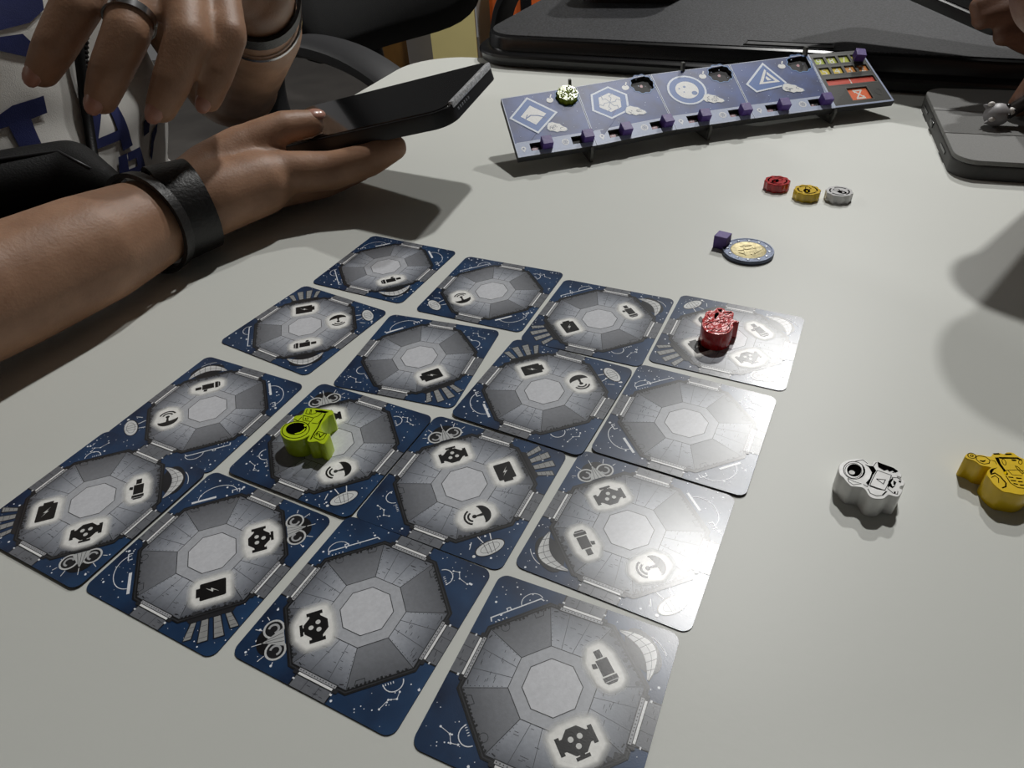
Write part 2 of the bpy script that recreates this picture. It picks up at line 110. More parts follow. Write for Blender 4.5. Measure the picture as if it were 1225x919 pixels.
def box_obj(name, c, s, mat, parent=None, M=None, bevel=0.0, seg=2):
    bm = bmesh.new(); bm_box(bm, c, s, M, bevel, seg)
    return bm_obj(name, bm, mat, parent, smooth=bevel > 0, angle=40)
def tube(bm, pts, r, n=10, closed=False):
    pts = [Vector(p) for p in pts]; m = len(pts)
    rs = r if isinstance(r, (list, tuple)) else [r] * m
    rings = []; up = None
    for i, p in enumerate(pts):
        if closed: t = pts[(i + 1) % m] - pts[i - 1]
        else: t = pts[min(i + 1, m - 1)] - pts[max(i - 1, 0)]
        t.normalize()
        if up is None:
            up = Vector((0, 0, 1)) if abs(t.z) < 0.9 else Vector((1, 0, 0))
        a = (up - t * up.dot(t)).normalized(); b = t.cross(a); up = a
        rings.append([bm.verts.new(p + (a * math.cos(k * 2 * math.pi / n) + b * math.sin(k * 2 * math.pi / n)) * rs[i]) for k in range(n)])
    for i in range(m if closed else m - 1):
        A, B = rings[i], rings[(i + 1) % m]
        for k in range(n):
            bm.faces.new((A[k], A[(k + 1) % n], B[(k + 1) % n], B[k]))
    if not closed:
        bm.faces.new(rings[0][::-1]); bm.faces.new(rings[-1])
def lathe(bm, prof, n=32, c=(0, 0, 0)):
    c = Vector(c); rings = []
    for r, z in prof:
        if r < 1e-6: rings.append([bm.verts.new(c + Vector((0, 0, z)))])
        else: rings.append([bm.verts.new(c + Vector((r * math.cos(k * 2 * math.pi / n), r * math.sin(k * 2 * math.pi / n), z))) for k in range(n)])
    for A, B in zip(rings, rings[1:]):
        for k in range(n):
            a0, a1 = A[k % len(A)], A[(k + 1) % len(A)]; b0, b1 = B[k % len(B)], B[(k + 1) % len(B)]
            f = []
            for v in (a0, a1, b1, b0):
                if v not in f: f.append(v)
            if len(f) > 2: bm.faces.new(f)
def rrect(w, h, r, n=6, cx=0.0, cy=0.0):
    p = []
    for sx, sy, a0 in ((1, 1, 0), (-1, 1, 90), (-1, -1, 180), (1, -1, 270)):
        for k in range(n + 1):
            a = math.radians(a0 + 90 * k / n)
            p.append((cx + sx * (w / 2 - r) + r * math.cos(a), cy + sy * (h / 2 - r) + r * math.sin(a)))
    return p
def prism(bm, pts, z0, z1, bevel=0.0, mat_top=None):
    """closed outline extruded; the top rim gets a small chamfer"""
    area = sum(a[0] * b[1] - b[0] * a[1] for a, b in zip(pts, pts[1:] + pts[:1]))
    if area < 0: pts = pts[::-1]
    n = len(pts)
    def inset(d):
        o = []
        for i in range(n):
            a = Vector(pts[i - 1][:2]); b = Vector(pts[i][:2]); c = Vector(pts[(i + 1) % n][:2])
            e1 = (b - a).normalized(); e2 = (c - b).normalized()
            n1 = Vector((-e1.y, e1.x)); n2 = Vector((-e2.y, e2.x)); m = n1 + n2
            if m.length < 0.3: m = n1
            m = m / max(m.length_squared, 0.6) * 2 * 1.0
            o.append(b + m * d * 0.5 * 1.0 if m.length < 4 else b + n1 * d)
        return o
    L = [(pts, z0)]
    if bevel:
        L += [(pts, z1 - bevel), (inset(bevel * 0.4), z1 - bevel * 0.35), (inset(bevel), z1)]
    else: L += [(pts, z1)]
    rings = [[bm.verts.new((p[0], p[1], z)) for p in q] for q, z in L]
    for A, B in zip(rings, rings[1:]):
        for k in range(n): bm.faces.new((A[k], A[(k + 1) % n], B[(k + 1) % n], B[k]))
    bm.faces.new(rings[0][::-1]); f = bm.faces.new(rings[-1])
    return f
# ---------------------------------------------------------------- materials
MATS = {}
def nt(name):
    m = bpy.data.materials.new(name); m.use_nodes = True
    t = m.node_tree; b = t.nodes['Principled BSDF']
    return m, t, b
def mat(name, col, rough=0.5, metal=0.0, spec=0.5, var=0.0, scale=40.0, bump=0.0, bscale=None, coat=0.0, sheen=0.0, detail=4.0, sss=0.0, var_col=None, bdist=0.001):
    """procedural material: base colour broken up by noise, optional noise relief"""
    if name in MATS: return MATS[name]
    m, t, b = nt(name)
    N, L = t.nodes, t.links
    tc = N.new('ShaderNodeTexCoord')
    nz = N.new('ShaderNodeTexNoise'); nz.inputs['Scale'].default_value = scale; nz.inputs['Detail'].default_value = detail
    L.new(tc.outputs['Object'], nz.inputs['Vector'])
    mx = N.new('ShaderNodeMix'); mx.data_type = 'RGBA'
    mx.inputs[6].default_value = (*col, 1)
    vc = var_col or tuple(min(1, c * (1 - var)) for c in col)
    mx.inputs[7].default_value = (*vc, 1)
    rp = N.new('ShaderNodeValToRGB'); rp.color_ramp.elements[0].position = 0.35; rp.color_ramp.elements[1].position = 0.65
    L.new(nz.outputs['Fac'], rp.inputs[0]); L.new(rp.outputs[0], mx.inputs[0])
    L.new(mx.outputs[2], b.inputs['Base Color'])
    b.inputs['Roughness'].default_value = rough; b.inputs['Metallic'].default_value = metal
    b.inputs['Specular IOR Level'].default_value = spec
    b.inputs['Coat Weight'].default_value = coat; b.inputs['Coat Roughness'].default_value = 0.12
    if sheen: b.inputs['Sheen Weight'].default_value = sheen
    if sss:
        b.inputs['Subsurface Weight'].default_value = sss
        b.inputs['Subsurface Radius'].default_value = (0.008, 0.003, 0.0015); b.inputs['Subsurface Scale'].default_value = 0.6
    if bump:
        n2 = N.new('ShaderNodeTexNoise'); n2.inputs['Scale'].default_value = bscale or scale * 4; n2.inputs['Detail'].default_value = 6
        L.new(tc.outputs['Object'], n2.inputs['Vector'])
        bp = N.new('ShaderNodeBump'); bp.inputs['Strength'].default_value = bump; bp.inputs['Distance'].default_value = bdist
        L.new(n2.outputs['Fac'], bp.inputs['Height']); L.new(bp.outputs[0], b.inputs['Normal'])
    MATS[name] = m
    return m
def print_mat(name, rough=0.32, spec=0.5, bump=0.10, bscale=2600, coat=0.0):
    """flat print: colours of the printed shapes come from the mesh, ink coverage from its alpha"""
    if name in MATS: return MATS[name]
    m, t, b = nt(name); N, L = t.nodes, t.links
    at = N.new('ShaderNodeAttribute'); at.attribute_name = 'Ink'
    tc = N.new('ShaderNodeTexCoord')
    nz = N.new('ShaderNodeTexNoise'); nz.inputs['Scale'].default_value = 900; nz.inputs['Detail'].default_value = 5
    L.new(tc.outputs['Object'], nz.inputs['Vector'])
    mr = N.new('ShaderNodeMapRange'); mr.inputs[1].default_value = 0.3; mr.inputs[2].default_value = 0.7; mr.inputs[3].default_value = 0.93; mr.inputs[4].default_value = 1.07
    L.new(nz.outputs['Fac'], mr.inputs[0])
    vm = N.new('ShaderNodeVectorMath'); vm.operation = 'SCALE'
    L.new(at.outputs['Color'], vm.inputs[0]); L.new(mr.outputs[0], vm.inputs['Scale'])
    L.new(vm.outputs[0], b.inputs['Base Color'])
    b.inputs['Roughness'].default_value = rough; b.inputs['Specular IOR Level'].default_value = spec
    b.inputs['Coat Weight'].default_value = coat
    L.new(at.outputs['Alpha'], b.inputs['Alpha'])
    card_relief(t, b, bump, bscale)
    MATS[name] = m
    return m
def card_relief(t, b, bump, bscale):
    N, L = t.nodes, t.links
    tc = N.new('ShaderNodeTexCoord')
    n2 = N.new('ShaderNodeTexNoise'); n2.inputs['Scale'].default_value = bscale; n2.inputs['Detail'].default_value = 3
    L.new(tc.outputs['Object'], n2.inputs['Vector'])
    bp = N.new('ShaderNodeBump'); bp.inputs['Strength'].default_value = bump; bp.inputs['Distance'].default_value = 0.0003
    L.new(n2.outputs['Fac'], bp.inputs['Height']); L.new(bp.outputs[0], b.inputs['Normal'])

class Art:
    """flat printed shapes, stacked in hair-thin layers on a plane; units are the caller's"""
    def __init__(s, step=0.000016, place=None):
        s.v = []; s.f = []; s.c = []; s.step = step; s.place = place or (lambda x, y, z: (x, y, z))
    def add(s, pts, cols, layer):
        i = len(s.v); z = layer * s.step + (len(s.f) % 90) * 1.5e-7
        s.v += [s.place(p[0], p[1], z) for p in pts]
        s.f.append(tuple(range(i, i + len(pts)))); s.c += cols
    def poly(s, pts, col, layer, alpha=1.0):
        if isinstance(col[0], (int, float)): cols = [(*rgb(*col), alpha)] * len(pts)
        else: cols = [(*rgb(*c), alpha) for c in col]
        a = sum(p[0] * q[1] - q[0] * p[1] for p, q in zip(pts, pts[1:] + pts[:1]))
        if a < 0: pts = pts[::-1]; cols = cols[::-1]
        s.add(pts, cols, layer)
    def strip(s, A, B, ca, cb, aa, ab, layer, closed=True):
        n = len(A)
        for k in range(n if closed else n - 1):
            j = (k + 1) % n
            q = [A[k], A[j], B[j], B[k]]; cols = [(*rgb(*ca), aa), (*rgb(*ca), aa), (*rgb(*cb), ab), (*rgb(*cb), ab)]
            ar = sum(p[0] * r[1] - r[0] * p[1] for p, r in zip(q, q[1:] + q[:1]))
            if ar < 0: q = q[::-1]; cols = cols[::-1]
            s.add(q, cols, layer)
    def line(s, pts, w, col, layer, closed=False, alpha=1.0):
        P = [Vector(p[:2]) for p in pts]; n = len(P)
        A = []; B = []
        for i in range(n):
            a = P[i - 1] if (closed or i > 0) else P[i]; c = P[(i + 1) % n] if (closed or i < n - 1) else P[i]
            e1 = (P[i] - a); e2 = (c - P[i])
            if e1.length < 1e-9: e1 = e2
            if e2.length < 1e-9: e2 = e1
            e1 = e1.normalized(); e2 = e2.normalized()
            m = Vector((-e1.y - e2.y, e1.x + e2.x))
            if m.length < 0.2: m = Vector((-e1.y, e1.x))
            m.normalize(); k = max(0.5, abs(m.dot(Vector((-e1.y, e1.x)))))
            A.append(P[i] + m * w / 2 / k); B.append(P[i] - m * w / 2 / k)
        s.strip(A, B, col, col, alpha, alpha, layer, closed)
    def disc(s, c, rx, col, layer, ry=None, rot=0.0, n=16, alpha=1.0):
        s.poly(ellipse(c, rx, ry or rx, rot, n), col, layer, alpha)
    def build(s, name, material, parent=None):
        me = bpy.data.meshes.new(name)
        me.from_pydata(s.v, [], s.f)
        ca = me.color_attributes.new('Ink', 'FLOAT_COLOR', 'CORNER')
        flat = np.array(s.c, dtype=np.float32).ravel()
        ca.data.foreach_set('color', flat)
        me.materials.append(material); me.update()
        return link(bpy.data.objects.new(name, me), parent)
def ellipse(c, rx, ry, rot=0.0, n=20, a0=0.0, a1=2 * math.pi):
    full = abs(a1 - a0 - 2 * math.pi) < 1e-6
    o = []
    for k in range(n):
        t = a0 + (a1 - a0) * k / (n if full else n - 1)
        x, y = rx * math.cos(t), ry * math.sin(t)
        o.append((c[0] + x * math.cos(rot) - y * math.sin(rot), c[1] + x * math.sin(rot) + y * math.cos(rot)))
    return o
def text_faces(txt, size):
    """letters as flat polygons from the built-in font: list of (x, y) triangles"""
    cu = bpy.data.curves.new('t', 'FONT'); cu.body = txt; cu.size = size; cu.align_x = 'CENTER'; cu.align_y = 'CENTER'; cu.resolution_u = 3
    o = bpy.data.objects.new('t', cu); COL.objects.link(o)
    dg = bpy.context.evaluated_depsgraph_get(); me = o.evaluated_get(dg).to_mesh()
    fs = [[(me.vertices[i].co.x, me.vertices[i].co.y) for i in p.vertices] for p in me.polygons]
    o.evaluated_get(dg).to_mesh_clear(); bpy.data.objects.remove(o); bpy.data.curves.remove(cu)
    return fs

def blob(name, parts, voxel, smooth_it, mat_, parent=None, factor=0.5, finish=None):
    """one continuous skin grown over tapered limb segments: parts = [(p0, r0, p1, r1)] or ('e', centre, radii, matrix)"""
    bm = bmesh.new()
    for q in parts:
        if q[0] == 'e':
            r = bmesh.ops.create_icosphere(bm, subdivisions=4, radius=1.0)
            M = Matrix.Translation(q[1]) @ (q[3].to_4x4() if len(q) > 3 else Matrix.Identity(4)) @ Matrix.Diagonal((*q[2], 1))
            bmesh.ops.transform(bm, matrix=M, verts=r['verts']); continue
        p0, r0, p1, r1 = q
        t = bmesh.new()
        for p, r in ((p0, r0), (p1, r1)):
            k = bmesh.ops.create_icosphere(t, subdivisions=3, radius=r)
            bmesh.ops.translate(t, vec=Vector(p), verts=k['verts'])
        hull = bmesh.ops.convex_hull(t, input=list(t.verts))
        junk = [g for g in set(hull['geom_interior'] + hull['geom_unused']) if isinstance(g, bmesh.types.BMVert)]
        bmesh.ops.delete(t, geom=junk, context='VERTS')
        bmesh.ops.recalc_face_normals(t, faces=t.faces)
        me = bpy.data.meshes.new('tmp'); t.to_mesh(me); t.free(); bm.from_mesh(me); bpy.data.meshes.remove(me)
    me = bpy.data.meshes.new('tmp'); bm.to_mesh(me); bm.free()
    o = bpy.data.objects.new('tmp', me); COL.objects.link(o)
    md = o.modifiers.new('r', 'REMESH'); md.mode = 'VOXEL'; md.voxel_size = voxel
    sm = o.modifiers.new('s', 'SMOOTH'); sm.factor = factor; sm.iterations = smooth_it
    dg = bpy.context.evaluated_depsgraph_get()
    res = bpy.data.meshes.new_from_object(o.evaluated_get(dg))
    bpy.data.objects.remove(o); bpy.data.meshes.remove(me)
    res.name = name
    res.polygons.foreach_set('use_smooth', [True] * len(res.polygons))
    res.materials.clear(); res.materials.append(mat_)
    if finish: finish(res)
    return link(bpy.data.objects.new(name, res), parent)
def chain(js):
    return [(W(*a[:3]), a[3], W(*b[:3]), b[3]) for a, b in zip(js, js[1:])]
# ================================================================ the setting
M_floor = mat('floor_paint', rgb(84, 80, 76), 0.6, var=0.25, scale=6, bump=0.1)
M_wall = mat('wall_paint', rgb(172, 172, 174), 0.8, var=0.05, scale=5, bump=0.05)
M_ceil = mat('ceiling_paint', rgb(206, 206, 204), 0.85, var=0.04, scale=4)
RX0, RX1, RY0, RY1 = -3.2, 3.6, -2.6, 4.2
def struct(name, c, s, m):
    return tag(box_obj(name, c, s, m), kind='structure')
struct('floor', ((RX0 + RX1) / 2, (RY0 + RY1) / 2, -0.05), (RX1 - RX0 + .2, RY1 - RY0 + .2, 0.1), M_floor)
struct('ceiling', ((RX0 + RX1) / 2, (RY0 + RY1) / 2, CEIL_Z + 0.05), (RX1 - RX0 + .2, RY1 - RY0 + .2, 0.1), M_ceil)
struct('wall_back', ((RX0 + RX1) / 2, RY1 + 0.05, CEIL_Z / 2), (RX1 - RX0, 0.1, CEIL_Z), M_wall)
struct('wall_front', ((RX0 + RX1) / 2, RY0 - 0.05, CEIL_Z / 2), (RX1 - RX0, 0.1, CEIL_Z), M_wall)
struct('wall_left', (RX0 - 0.05, (RY0 + RY1) / 2, CEIL_Z / 2), (0.1, RY1 - RY0, CEIL_Z), M_wall)
struct('wall_right', (RX1 + 0.05, (RY0 + RY1) / 2, CEIL_Z / 2), (0.1, RY1 - RY0, CEIL_Z), M_wall)

# ceiling downlights: modelled fittings, light under each diffuser; the last is an added fill
M_trim = mat('lamp_trim', rgb(230, 230, 230), 0.4)
def emit(name, col, strength):
    m, t, b = nt(name); b.inputs['Base Color'].default_value = (*col, 1)
    b.inputs['Emission Color'].default_value = (*col, 1); b.inputs['Emission Strength'].default_value = strength
    return m
M_lamp = emit('lamp_diffuser', (1.0, 0.97, 0.92), 12.0)
LAMP_WORDS = ['round white ceiling downlight nearest above the table', 'round white ceiling downlight above the far side of the table', 'added round white ceiling lamp near the left wall, brightening the far pillar']
for i, (lx, ly, pw, dm) in enumerate(LAMPS):
    t = thing('ceiling_downlight', LAMP_WORDS[i], 'lamp', (lx, ly, CEIL_Z), group='ceiling downlights')
    bm = bmesh.new(); lathe(bm, [(dm * .5, -0.012), (dm * .62, -0.015), (dm * .68, 0.0), (dm * .5, 0.0), (dm * .5, -0.012)], 40)
    bm_obj('bezel', bm, M_trim, t, True, 40)
    bm = bmesh.new(); lathe(bm, [(0, -0.006), (dm * .5, -0.006), (dm * .5, -0.001), (0, -0.001)], 40)
    bm_obj('diffuser', bm, M_lamp, t)
    ld = bpy.data.lights.new('downlight', 'AREA'); ld.shape = 'DISK'; ld.size = dm; ld.energy = pw; ld.color = (1.0, 0.99, 0.965)
    lo = bpy.data.objects.new('downlight', ld); lo.location = (lx, ly, CEIL_Z - 0.016); COL.objects.link(lo)

# pillar, wood strip and things far behind the table
M_cream = mat('cream_paint', rgb(226, 212, 146), 0.6, var=0.06, scale=8, bump=0.05)
struct('trim_1', (-0.112, 2.62, 1.0), (0.150, 0.20, 2.0), M_cream)
struct('trim_2', (0.005, 2.70, 1.0), (0.07, 0.10, 2.0), mat('grey_board', rgb(150, 152, 150), 0.6, var=0.1, scale=9))
struct('trim_3', (-0.240, 2.72, 1.0), (0.095, 0.06, 2.0), mat('lavender_board', rgb(168, 166, 176), 0.7, var=0.1, scale=9))
struct('trim_4', (-0.37, 2.75, 1.0), (0.16, 0.05, 2.0), mat('wood_board', rgb(120, 84, 36), 0.5, var=0.35, scale=12, bump=0.2))

# ---------------------------------------------------------------- white table
M_table = mat('white_laminate', rgb(217, 219, 213), 0.42, spec=0.35, var=0.025, scale=7, bump=0.025, bscale=420, detail=7)
table_n = Vector((0.915, -0.404, 0)); table_s = Vector((0.404, 0.915, 0))     # along the far edge, along the left edge
corner = Vector((-0.0685, 0.7655, 0))                                           # far left corner before rounding
def table_pt(a, b): return corner + table_n * a - table_s * b
def rounded_slab(x0, x1, y0, y1, r, n=10):
    p = []
    for cx, cy, a0 in ((x1 - r, y1 - r, 0), (x0 + r, y1 - r, 90), (x0 + r, y0 + r, 180), (x1 - r, y0 + r, 270)):
        for k in range(n + 1):
            a = math.radians(a0 + 90 * k / n); p.append((cx + r * math.cos(a), cy + r * math.sin(a)))
    return p
TL, TW = 0.90, 0.92
t = thing('white_table', 'large white laminate table with rounded corners holding the whole game', 'table', Vector((*table_pt(TL / 2, TW / 2).xy, 0)), math.atan2(table_n.y, table_n.x))
bm = bmesh.new(); prism(bm, rounded_slab(-TL / 2, TL / 2, -TW / 2, TW / 2, 0.055), TZ - 0.026, TZ, 0.003)
bm_obj('tabletop', bm, M_table, t, True, 30)
M_leg = mat('table_leg_grey', rgb(120, 122, 124), 0.35, 0.8, var=0.1)
for sx in (-1, 1):
    for sy in (-1, 1):
        bm = bmesh.new(); tube(bm, [(sx * (TL / 2 - .1), sy * (TW / 2 - .1), 0.0), (sx * (TL / 2 - .1), sy * (TW / 2 - .1), TZ - .026)], 0.022, 16)
        bm_obj('leg', bm, M_leg, t, True, 40)

# ---------------------------------------------------------------- black folding table behind
M_black = mat('black_moulded_plastic', rgb(58, 59, 63), 0.55, spec=0.3, scale=520, var_col=rgb(10, 10, 12), bump=0.45, bscale=1300, detail=3, bdist=0.0006)
M_black2 = mat('black_plastic_edge', rgb(20, 20, 22), 0.26, spec=0.6, var=0.2, scale=300)
bn = Vector((0.894, -0.449, 0)).normalized(); bs = Vector((0.449, 0.894, 0)).normalized()
bc = Vector((-0.018, 0.716, 0))
BL, BW, BT = 0.74, 0.62, 0.025
t = thing('black_folding_table', 'black textured plastic folding table standing behind the white table', 'table', Vector((*(bc + bn * BL / 2 + bs * BW / 2).xy, 0)), math.atan2(bn.y, bn.x))
def slab_out(o): return rounded_slab(-BL / 2 - o, BL / 2 + o, -BW / 2 - o, BW / 2 + o, 0.045 + o, 8)
bm = bmesh.new()
prof = [(slab_out(-0.006), BT - 0.0242), (slab_out(0.004), BT - 0.023), (slab_out(0.006), BT - 0.016), (slab_out(0.005), BT - 0.0140), (slab_out(0.0025), BT - 0.0125), (slab_out(-0.004), BT - 0.0118), (slab_out(-0.005), BT - 0.0030), (slab_out(-0.006), BT - 0.0012), (slab_out(-0.0082), BT)]
rings = [[bm.verts.new((x, y, TZ + z)) for x, y in q] for q, z in prof]
for A, B in zip(rings, rings[1:]):
    for k in range(len(A)): bm.faces.new((A[k], A[(k + 1) % len(A)], B[(k + 1) % len(A)], B[k]))
bm.faces.new(rings[0][::-1])
bm_obj('rim', bm, M_black2, t, True, 25)
bm = bmesh.new(); prism(bm, slab_out(-0.0085), TZ + BT - 0.004, TZ + BT + 0.0008, 0.0008)
top_b = bm_obj('tabletop', bm, M_black, t, True, 30)
# moulded name plate sunk near the front edge
M_plate = mat('black_plate', rgb(18, 18, 19), 0.4, var=0.3, scale=200)
px0 = Vector((0.2455, 0.6035)) - Vector((bc + bn * BL / 2 + bs * BW / 2).xy)
lx_, ly_ = px0.dot(bn.xy), px0.dot(bs.xy)
bm = bmesh.new()
for c, s in (((lx_, ly_ + .006, 0), (.068, .0016, .0014)), ((lx_, ly_ - .006, 0), (.068, .0016, .0014)), ((lx_ - .034, ly_, 0), (.0016, .0135, .0014)), ((lx_ + .034, ly_, 0), (.0016, .0135, .0014))):
    bm_box(bm, (c[0], c[1], TZ + BT + 0.0012), s)
bm_obj('name_plate_frame', bm, M_plate, t)
bm = bmesh.new(); bm_box(bm, (lx_, ly_, TZ + BT + 0.0010), (.066, .011, .0006)); 
bm_obj('name_plate', bm, mat('black_plate_face', rgb(58, 58, 60), 0.45, var=0.6, scale=320, var_col=rgb(22, 22, 23)), t)
for sx in (-1, 1):
    for sy in (-1, 1):
        bm = bmesh.new(); tube(bm, [(sx * (BL / 2 - .12), sy * (BW / 2 - .08), 0.0), (sx * (BL / 2 - .12), sy * (BW / 2 - .08), TZ + BT - .024)], 0.014, 14)
        bm_obj('leg', bm, M_leg, t, True, 40)
# dark case standing on it
M_case = mat('dark_maroon_case', rgb(30, 18, 19), 0.45, var=0.3, scale=60, bump=0.1)
cc = Vector((0.172, 0.868)); 
t = thing('dark_case', 'dark maroon case standing on the black folding table', 'case', (cc.x, cc.y, TZ + BT + 0.0008), math.atan2(bn.y, bn.x) + 0.12)
bm = bmesh.new(); prism(bm, rrect(0.105, 0.13, 0.022, 8), 0.0, 0.055, 0.006); bm_obj('case_body', bm, M_case, t, True, 35)
bm = bmesh.new(); prism(bm, rrect(0.108, 0.133, 0.023, 8), 0.055, 0.075, 0.007); bm_obj('lid', bm, M_case, t, True, 35)
box_obj('latch', (0, -0.0675, 0.054), (0.018, 0.004, 0.014), M_black2, t, bevel=0.001)
# orange bag on the floor
M_orange = mat('orange_fabric', rgb(214, 96, 30), 0.7, var=0.15, scale=40, bump=0.2)
t = thing('orange_bag', 'orange bag with a wide black strap behind the black table', 'bag', (0.145, 2.62, 0.0))
bm = bmesh.new(); bm_box(bm, (0, 0, 0.30), (0.26, 0.22, 0.60), bevel=0.05, seg=4); bm_obj('bag_body', bm, M_orange, t, True, 60)
box_obj('strap', (-0.012, -0.113, 0.30), (0.035, 0.006, 0.58), M_black2, t, bevel=0.002)
box_obj('pocket', (0.07, -0.113, 0.20), (0.09, 0.012, 0.22), M_orange, t, bevel=0.004)
bm = bmesh.new(); tube(bm, [(-0.05, 0, 0.59), (-0.04, 0, 0.64), (0.0, 0, 0.66), (0.04, 0, 0.64), (0.05, 0, 0.59)], 0.008); bm_obj('carry_loop', bm, M_black2, t, True)

# ---------------------------------------------------------------- office chair
M_mesh = mat('black_mesh_fabric', rgb(20, 20, 21), 0.9, var=0.5, scale=700, bump=0.4, bscale=900, sheen=0.1)
M_arm = mat('grey_black_plastic', rgb(40, 40, 42), 0.55, var=0.1, scale=80, bump=0.15, bscale=900)
M_steel = mat('chair_steel', rgb(150, 150, 152), 0.3, 0.9, var=0.1)
def make_chair(loc, rz, label, arms=True):
    t = thing('office_chair', label, 'chair', loc, rz)          # faces local +x
    bm = bmesh.new(); bm_box(bm, (0.02, 0, 0.47), (0.46, 0.47, 0.07), bevel=0.03, seg=4); bm_obj('seat', bm, M_mesh, t, True, 60)
    # backrest: curved padded panel
    bm = bmesh.new(); n, m_ = 16, 12; gr = {}
    for side in (0, 1):
        for i in range(n + 1):
            for j in range(m_ + 1):
                a = -1 + 2 * i / n; b = -1 + 2 * j / m_
                rr = (abs(a) ** 5 + abs(b) ** 5) ** 0.2 if (a or b) else 0
                mx_ = max(abs(a), abs(b)); k = mx_ / rr if rr > 0 else 1
                yy, zz = a * 0.235 * k, b * 0.25 * k
                th = 0.026 * math.sqrt(max(0.0, 1 - mx_ ** 6)) + 0.004
                xx = -0.23 + 0.05 * (yy / 0.235) ** 2 - 0.10 * (zz + .25) / .5 * .5 + (th if side else -th)
                gr[side, i, j] = bm.verts.new((xx, yy, 0.862 + zz))
    for i in range(n):
        for j in range(m_):
            for sd in (0, 1): bm.faces.new([gr[sd, i, j], gr[sd, i + 1, j], gr[sd, i + 1, j + 1], gr[sd, i, j + 1]])
    rim = [(i, 0) for i in range(n)] + [(n, j) for j in range(m_)] + [(i, m_) for i in range(n, 0, -1)] + [(0, j) for j in range(m_, 0, -1)]
    for p, q in zip(rim, rim[1:] + rim[:1]): bm.faces.new((gr[0, p[0], p[1]], gr[0, q[0], q[1]], gr[1, q[0], q[1]], gr[1, p[0], p[1]]))
    bm_obj('backrest', bm, M_mesh, t, True)
    for s in ((-1, 1) if arms else ()):
        bm = bmesh.new(); pts = [(-0.18, s * .255, 0.47), (-0.20, s * .275, 0.56), (-0.185, s * .28, 0.63), (-0.14, s * .28, 0.672), (-0.06, s * .28, 0.690), (0.05, s * .28, 0.685), (0.14, s * .28, 0.655), (0.195, s * .28, 0.60), (0.20, s * .275, 0.54), (0.17, s * .255, 0.47)]
        sm = []
        for i in range(len(pts) - 1):
            p0, p1, p2, p3 = (Vector(pts[max(i - 1, 0)]), Vector(pts[i]), Vector(pts[i + 1]), Vector(pts[min(i + 2, len(pts) - 1)]))
            for k in range(5):
                u = k / 5; sm.append(0.5 * ((2 * p1) + (p2 - p0) * u + (2 * p0 - 5 * p1 + 4 * p2 - p3) * u * u + (3 * p1 - p0 - 3 * p2 + p3) * u ** 3))
        sm.append(Vector(pts[-1]))
        prev = None
        for i, p in enumerate(sm):
            tg = (sm[min(i + 1, len(sm) - 1)] - sm[max(i - 1, 0)]).normalized(); sd = Vector((0, 1, 0)); nn = tg.cross(sd).normalized()
            ring = [bm.verts.new(p + sd * a * 0.027 + nn * b * 0.011) for a, b in ((-1, -.5), (-.75, -1), (.75, -1), (1, -.5), (1, .5), (.75, 1), (-.75, 1), (-1, .5))]
            if prev:
                for k in range(8): bm.faces.new((prev[k], prev[(k + 1) % 8], ring[(k + 1) % 8], ring[k]))
            else: bm.faces.new(ring[::-1])
            prev = ring
        bm.faces.new(prev)
        bm_obj('armrest', bm, M_arm, t, True, 50)
    bm = bmesh.new(); tube(bm, [(-0.20, 0, 0.45), (-0.27, 0, 0.52), (-0.285, 0, 0.66), (-0.285, 0, 0.80)], 0.022, 12); bm_obj('back_support', bm, M_arm, t, True)
    bm = bmesh.new(); tube(bm, [(0, 0, 0.10), (0, 0, 0.44)], 0.025, 16); bm_obj('column', bm, M_steel, t, True, 40)
    for k in range(5):
        a = k * 2 * math.pi / 5 + .3; c, s = math.cos(a), math.sin(a)
        bm = bmesh.new(); tube(bm, [(0, 0, 0.11), (c * .15, s * .15, 0.10), (c * .28, s * .28, 0.07)], [0.026, 0.022, 0.016], 10); lg = bm_obj('base_leg', bm, M_arm, t, True)
        bm = bmesh.new(); tube(bm, [(c * .28 - s * .02, s * .28 + c * .02, 0.027), (c * .28 + s * .02, s * .28 - c * .02, 0.027)], 0.027, 16); bm_obj('caster', bm, M_black2, lg, True, 40)
    return t
ch_rz = math.atan2(-0.69, 0.72)
make_chair((-0.020, 1.235, 0.0), ch_rz, 'empty black office chair with mesh backrest behind the table corner')
# ================================================================ star map tiles
TS = 0.0559
PR = print_mat('card_print', rough=0.275, spec=0.72, bump=0.06)
def star_mat():
    m, t, b = nt('card_star_field'); N, L = t.nodes, t.links
    tc = N.new('ShaderNodeTexCoord'); nz = N.new('ShaderNodeTexNoise'); nz.inputs['Scale'].default_value = 45; nz.inputs['Detail'].default_value = 6
    L.new(tc.outputs['Object'], nz.inputs['Vector'])
    rp = N.new('ShaderNodeValToRGB'); e = rp.color_ramp.elements
    e[0].position = 0.32; e[0].color = (*rgb(14, 32, 60), 1); e[1].position = 0.72; e[1].color = (*rgb(36, 72, 112), 1)
    L.new(nz.outputs['Fac'], rp.inputs[0]); L.new(rp.outputs[0], b.inputs['Base Color'])
    b.inputs['Roughness'].default_value = 0.275; b.inputs['Specular IOR Level'].default_value = 0.72
    card_relief(t, b, 0.05, 2600)
    return m
M_star = star_mat()
M_cardedge = mat('card_edge', rgb(24, 25, 28), 0.6, var=0.2, scale=300)
CORNER_ROT = {'E': 0, 'S': 1, 'W': 2, 'N': 3}
SQ = math.sqrt(0.5)
OUT, INN = (0.178, 0.427), (0.172, 0.408)
def octo(a, b): return [(a, b), (b, a), (b, -a), (a, -b), (-a, -b), (-b, -a), (-b, a), (-a, b)]
INK = (20, 21, 24); PALE = (236, 238, 240)

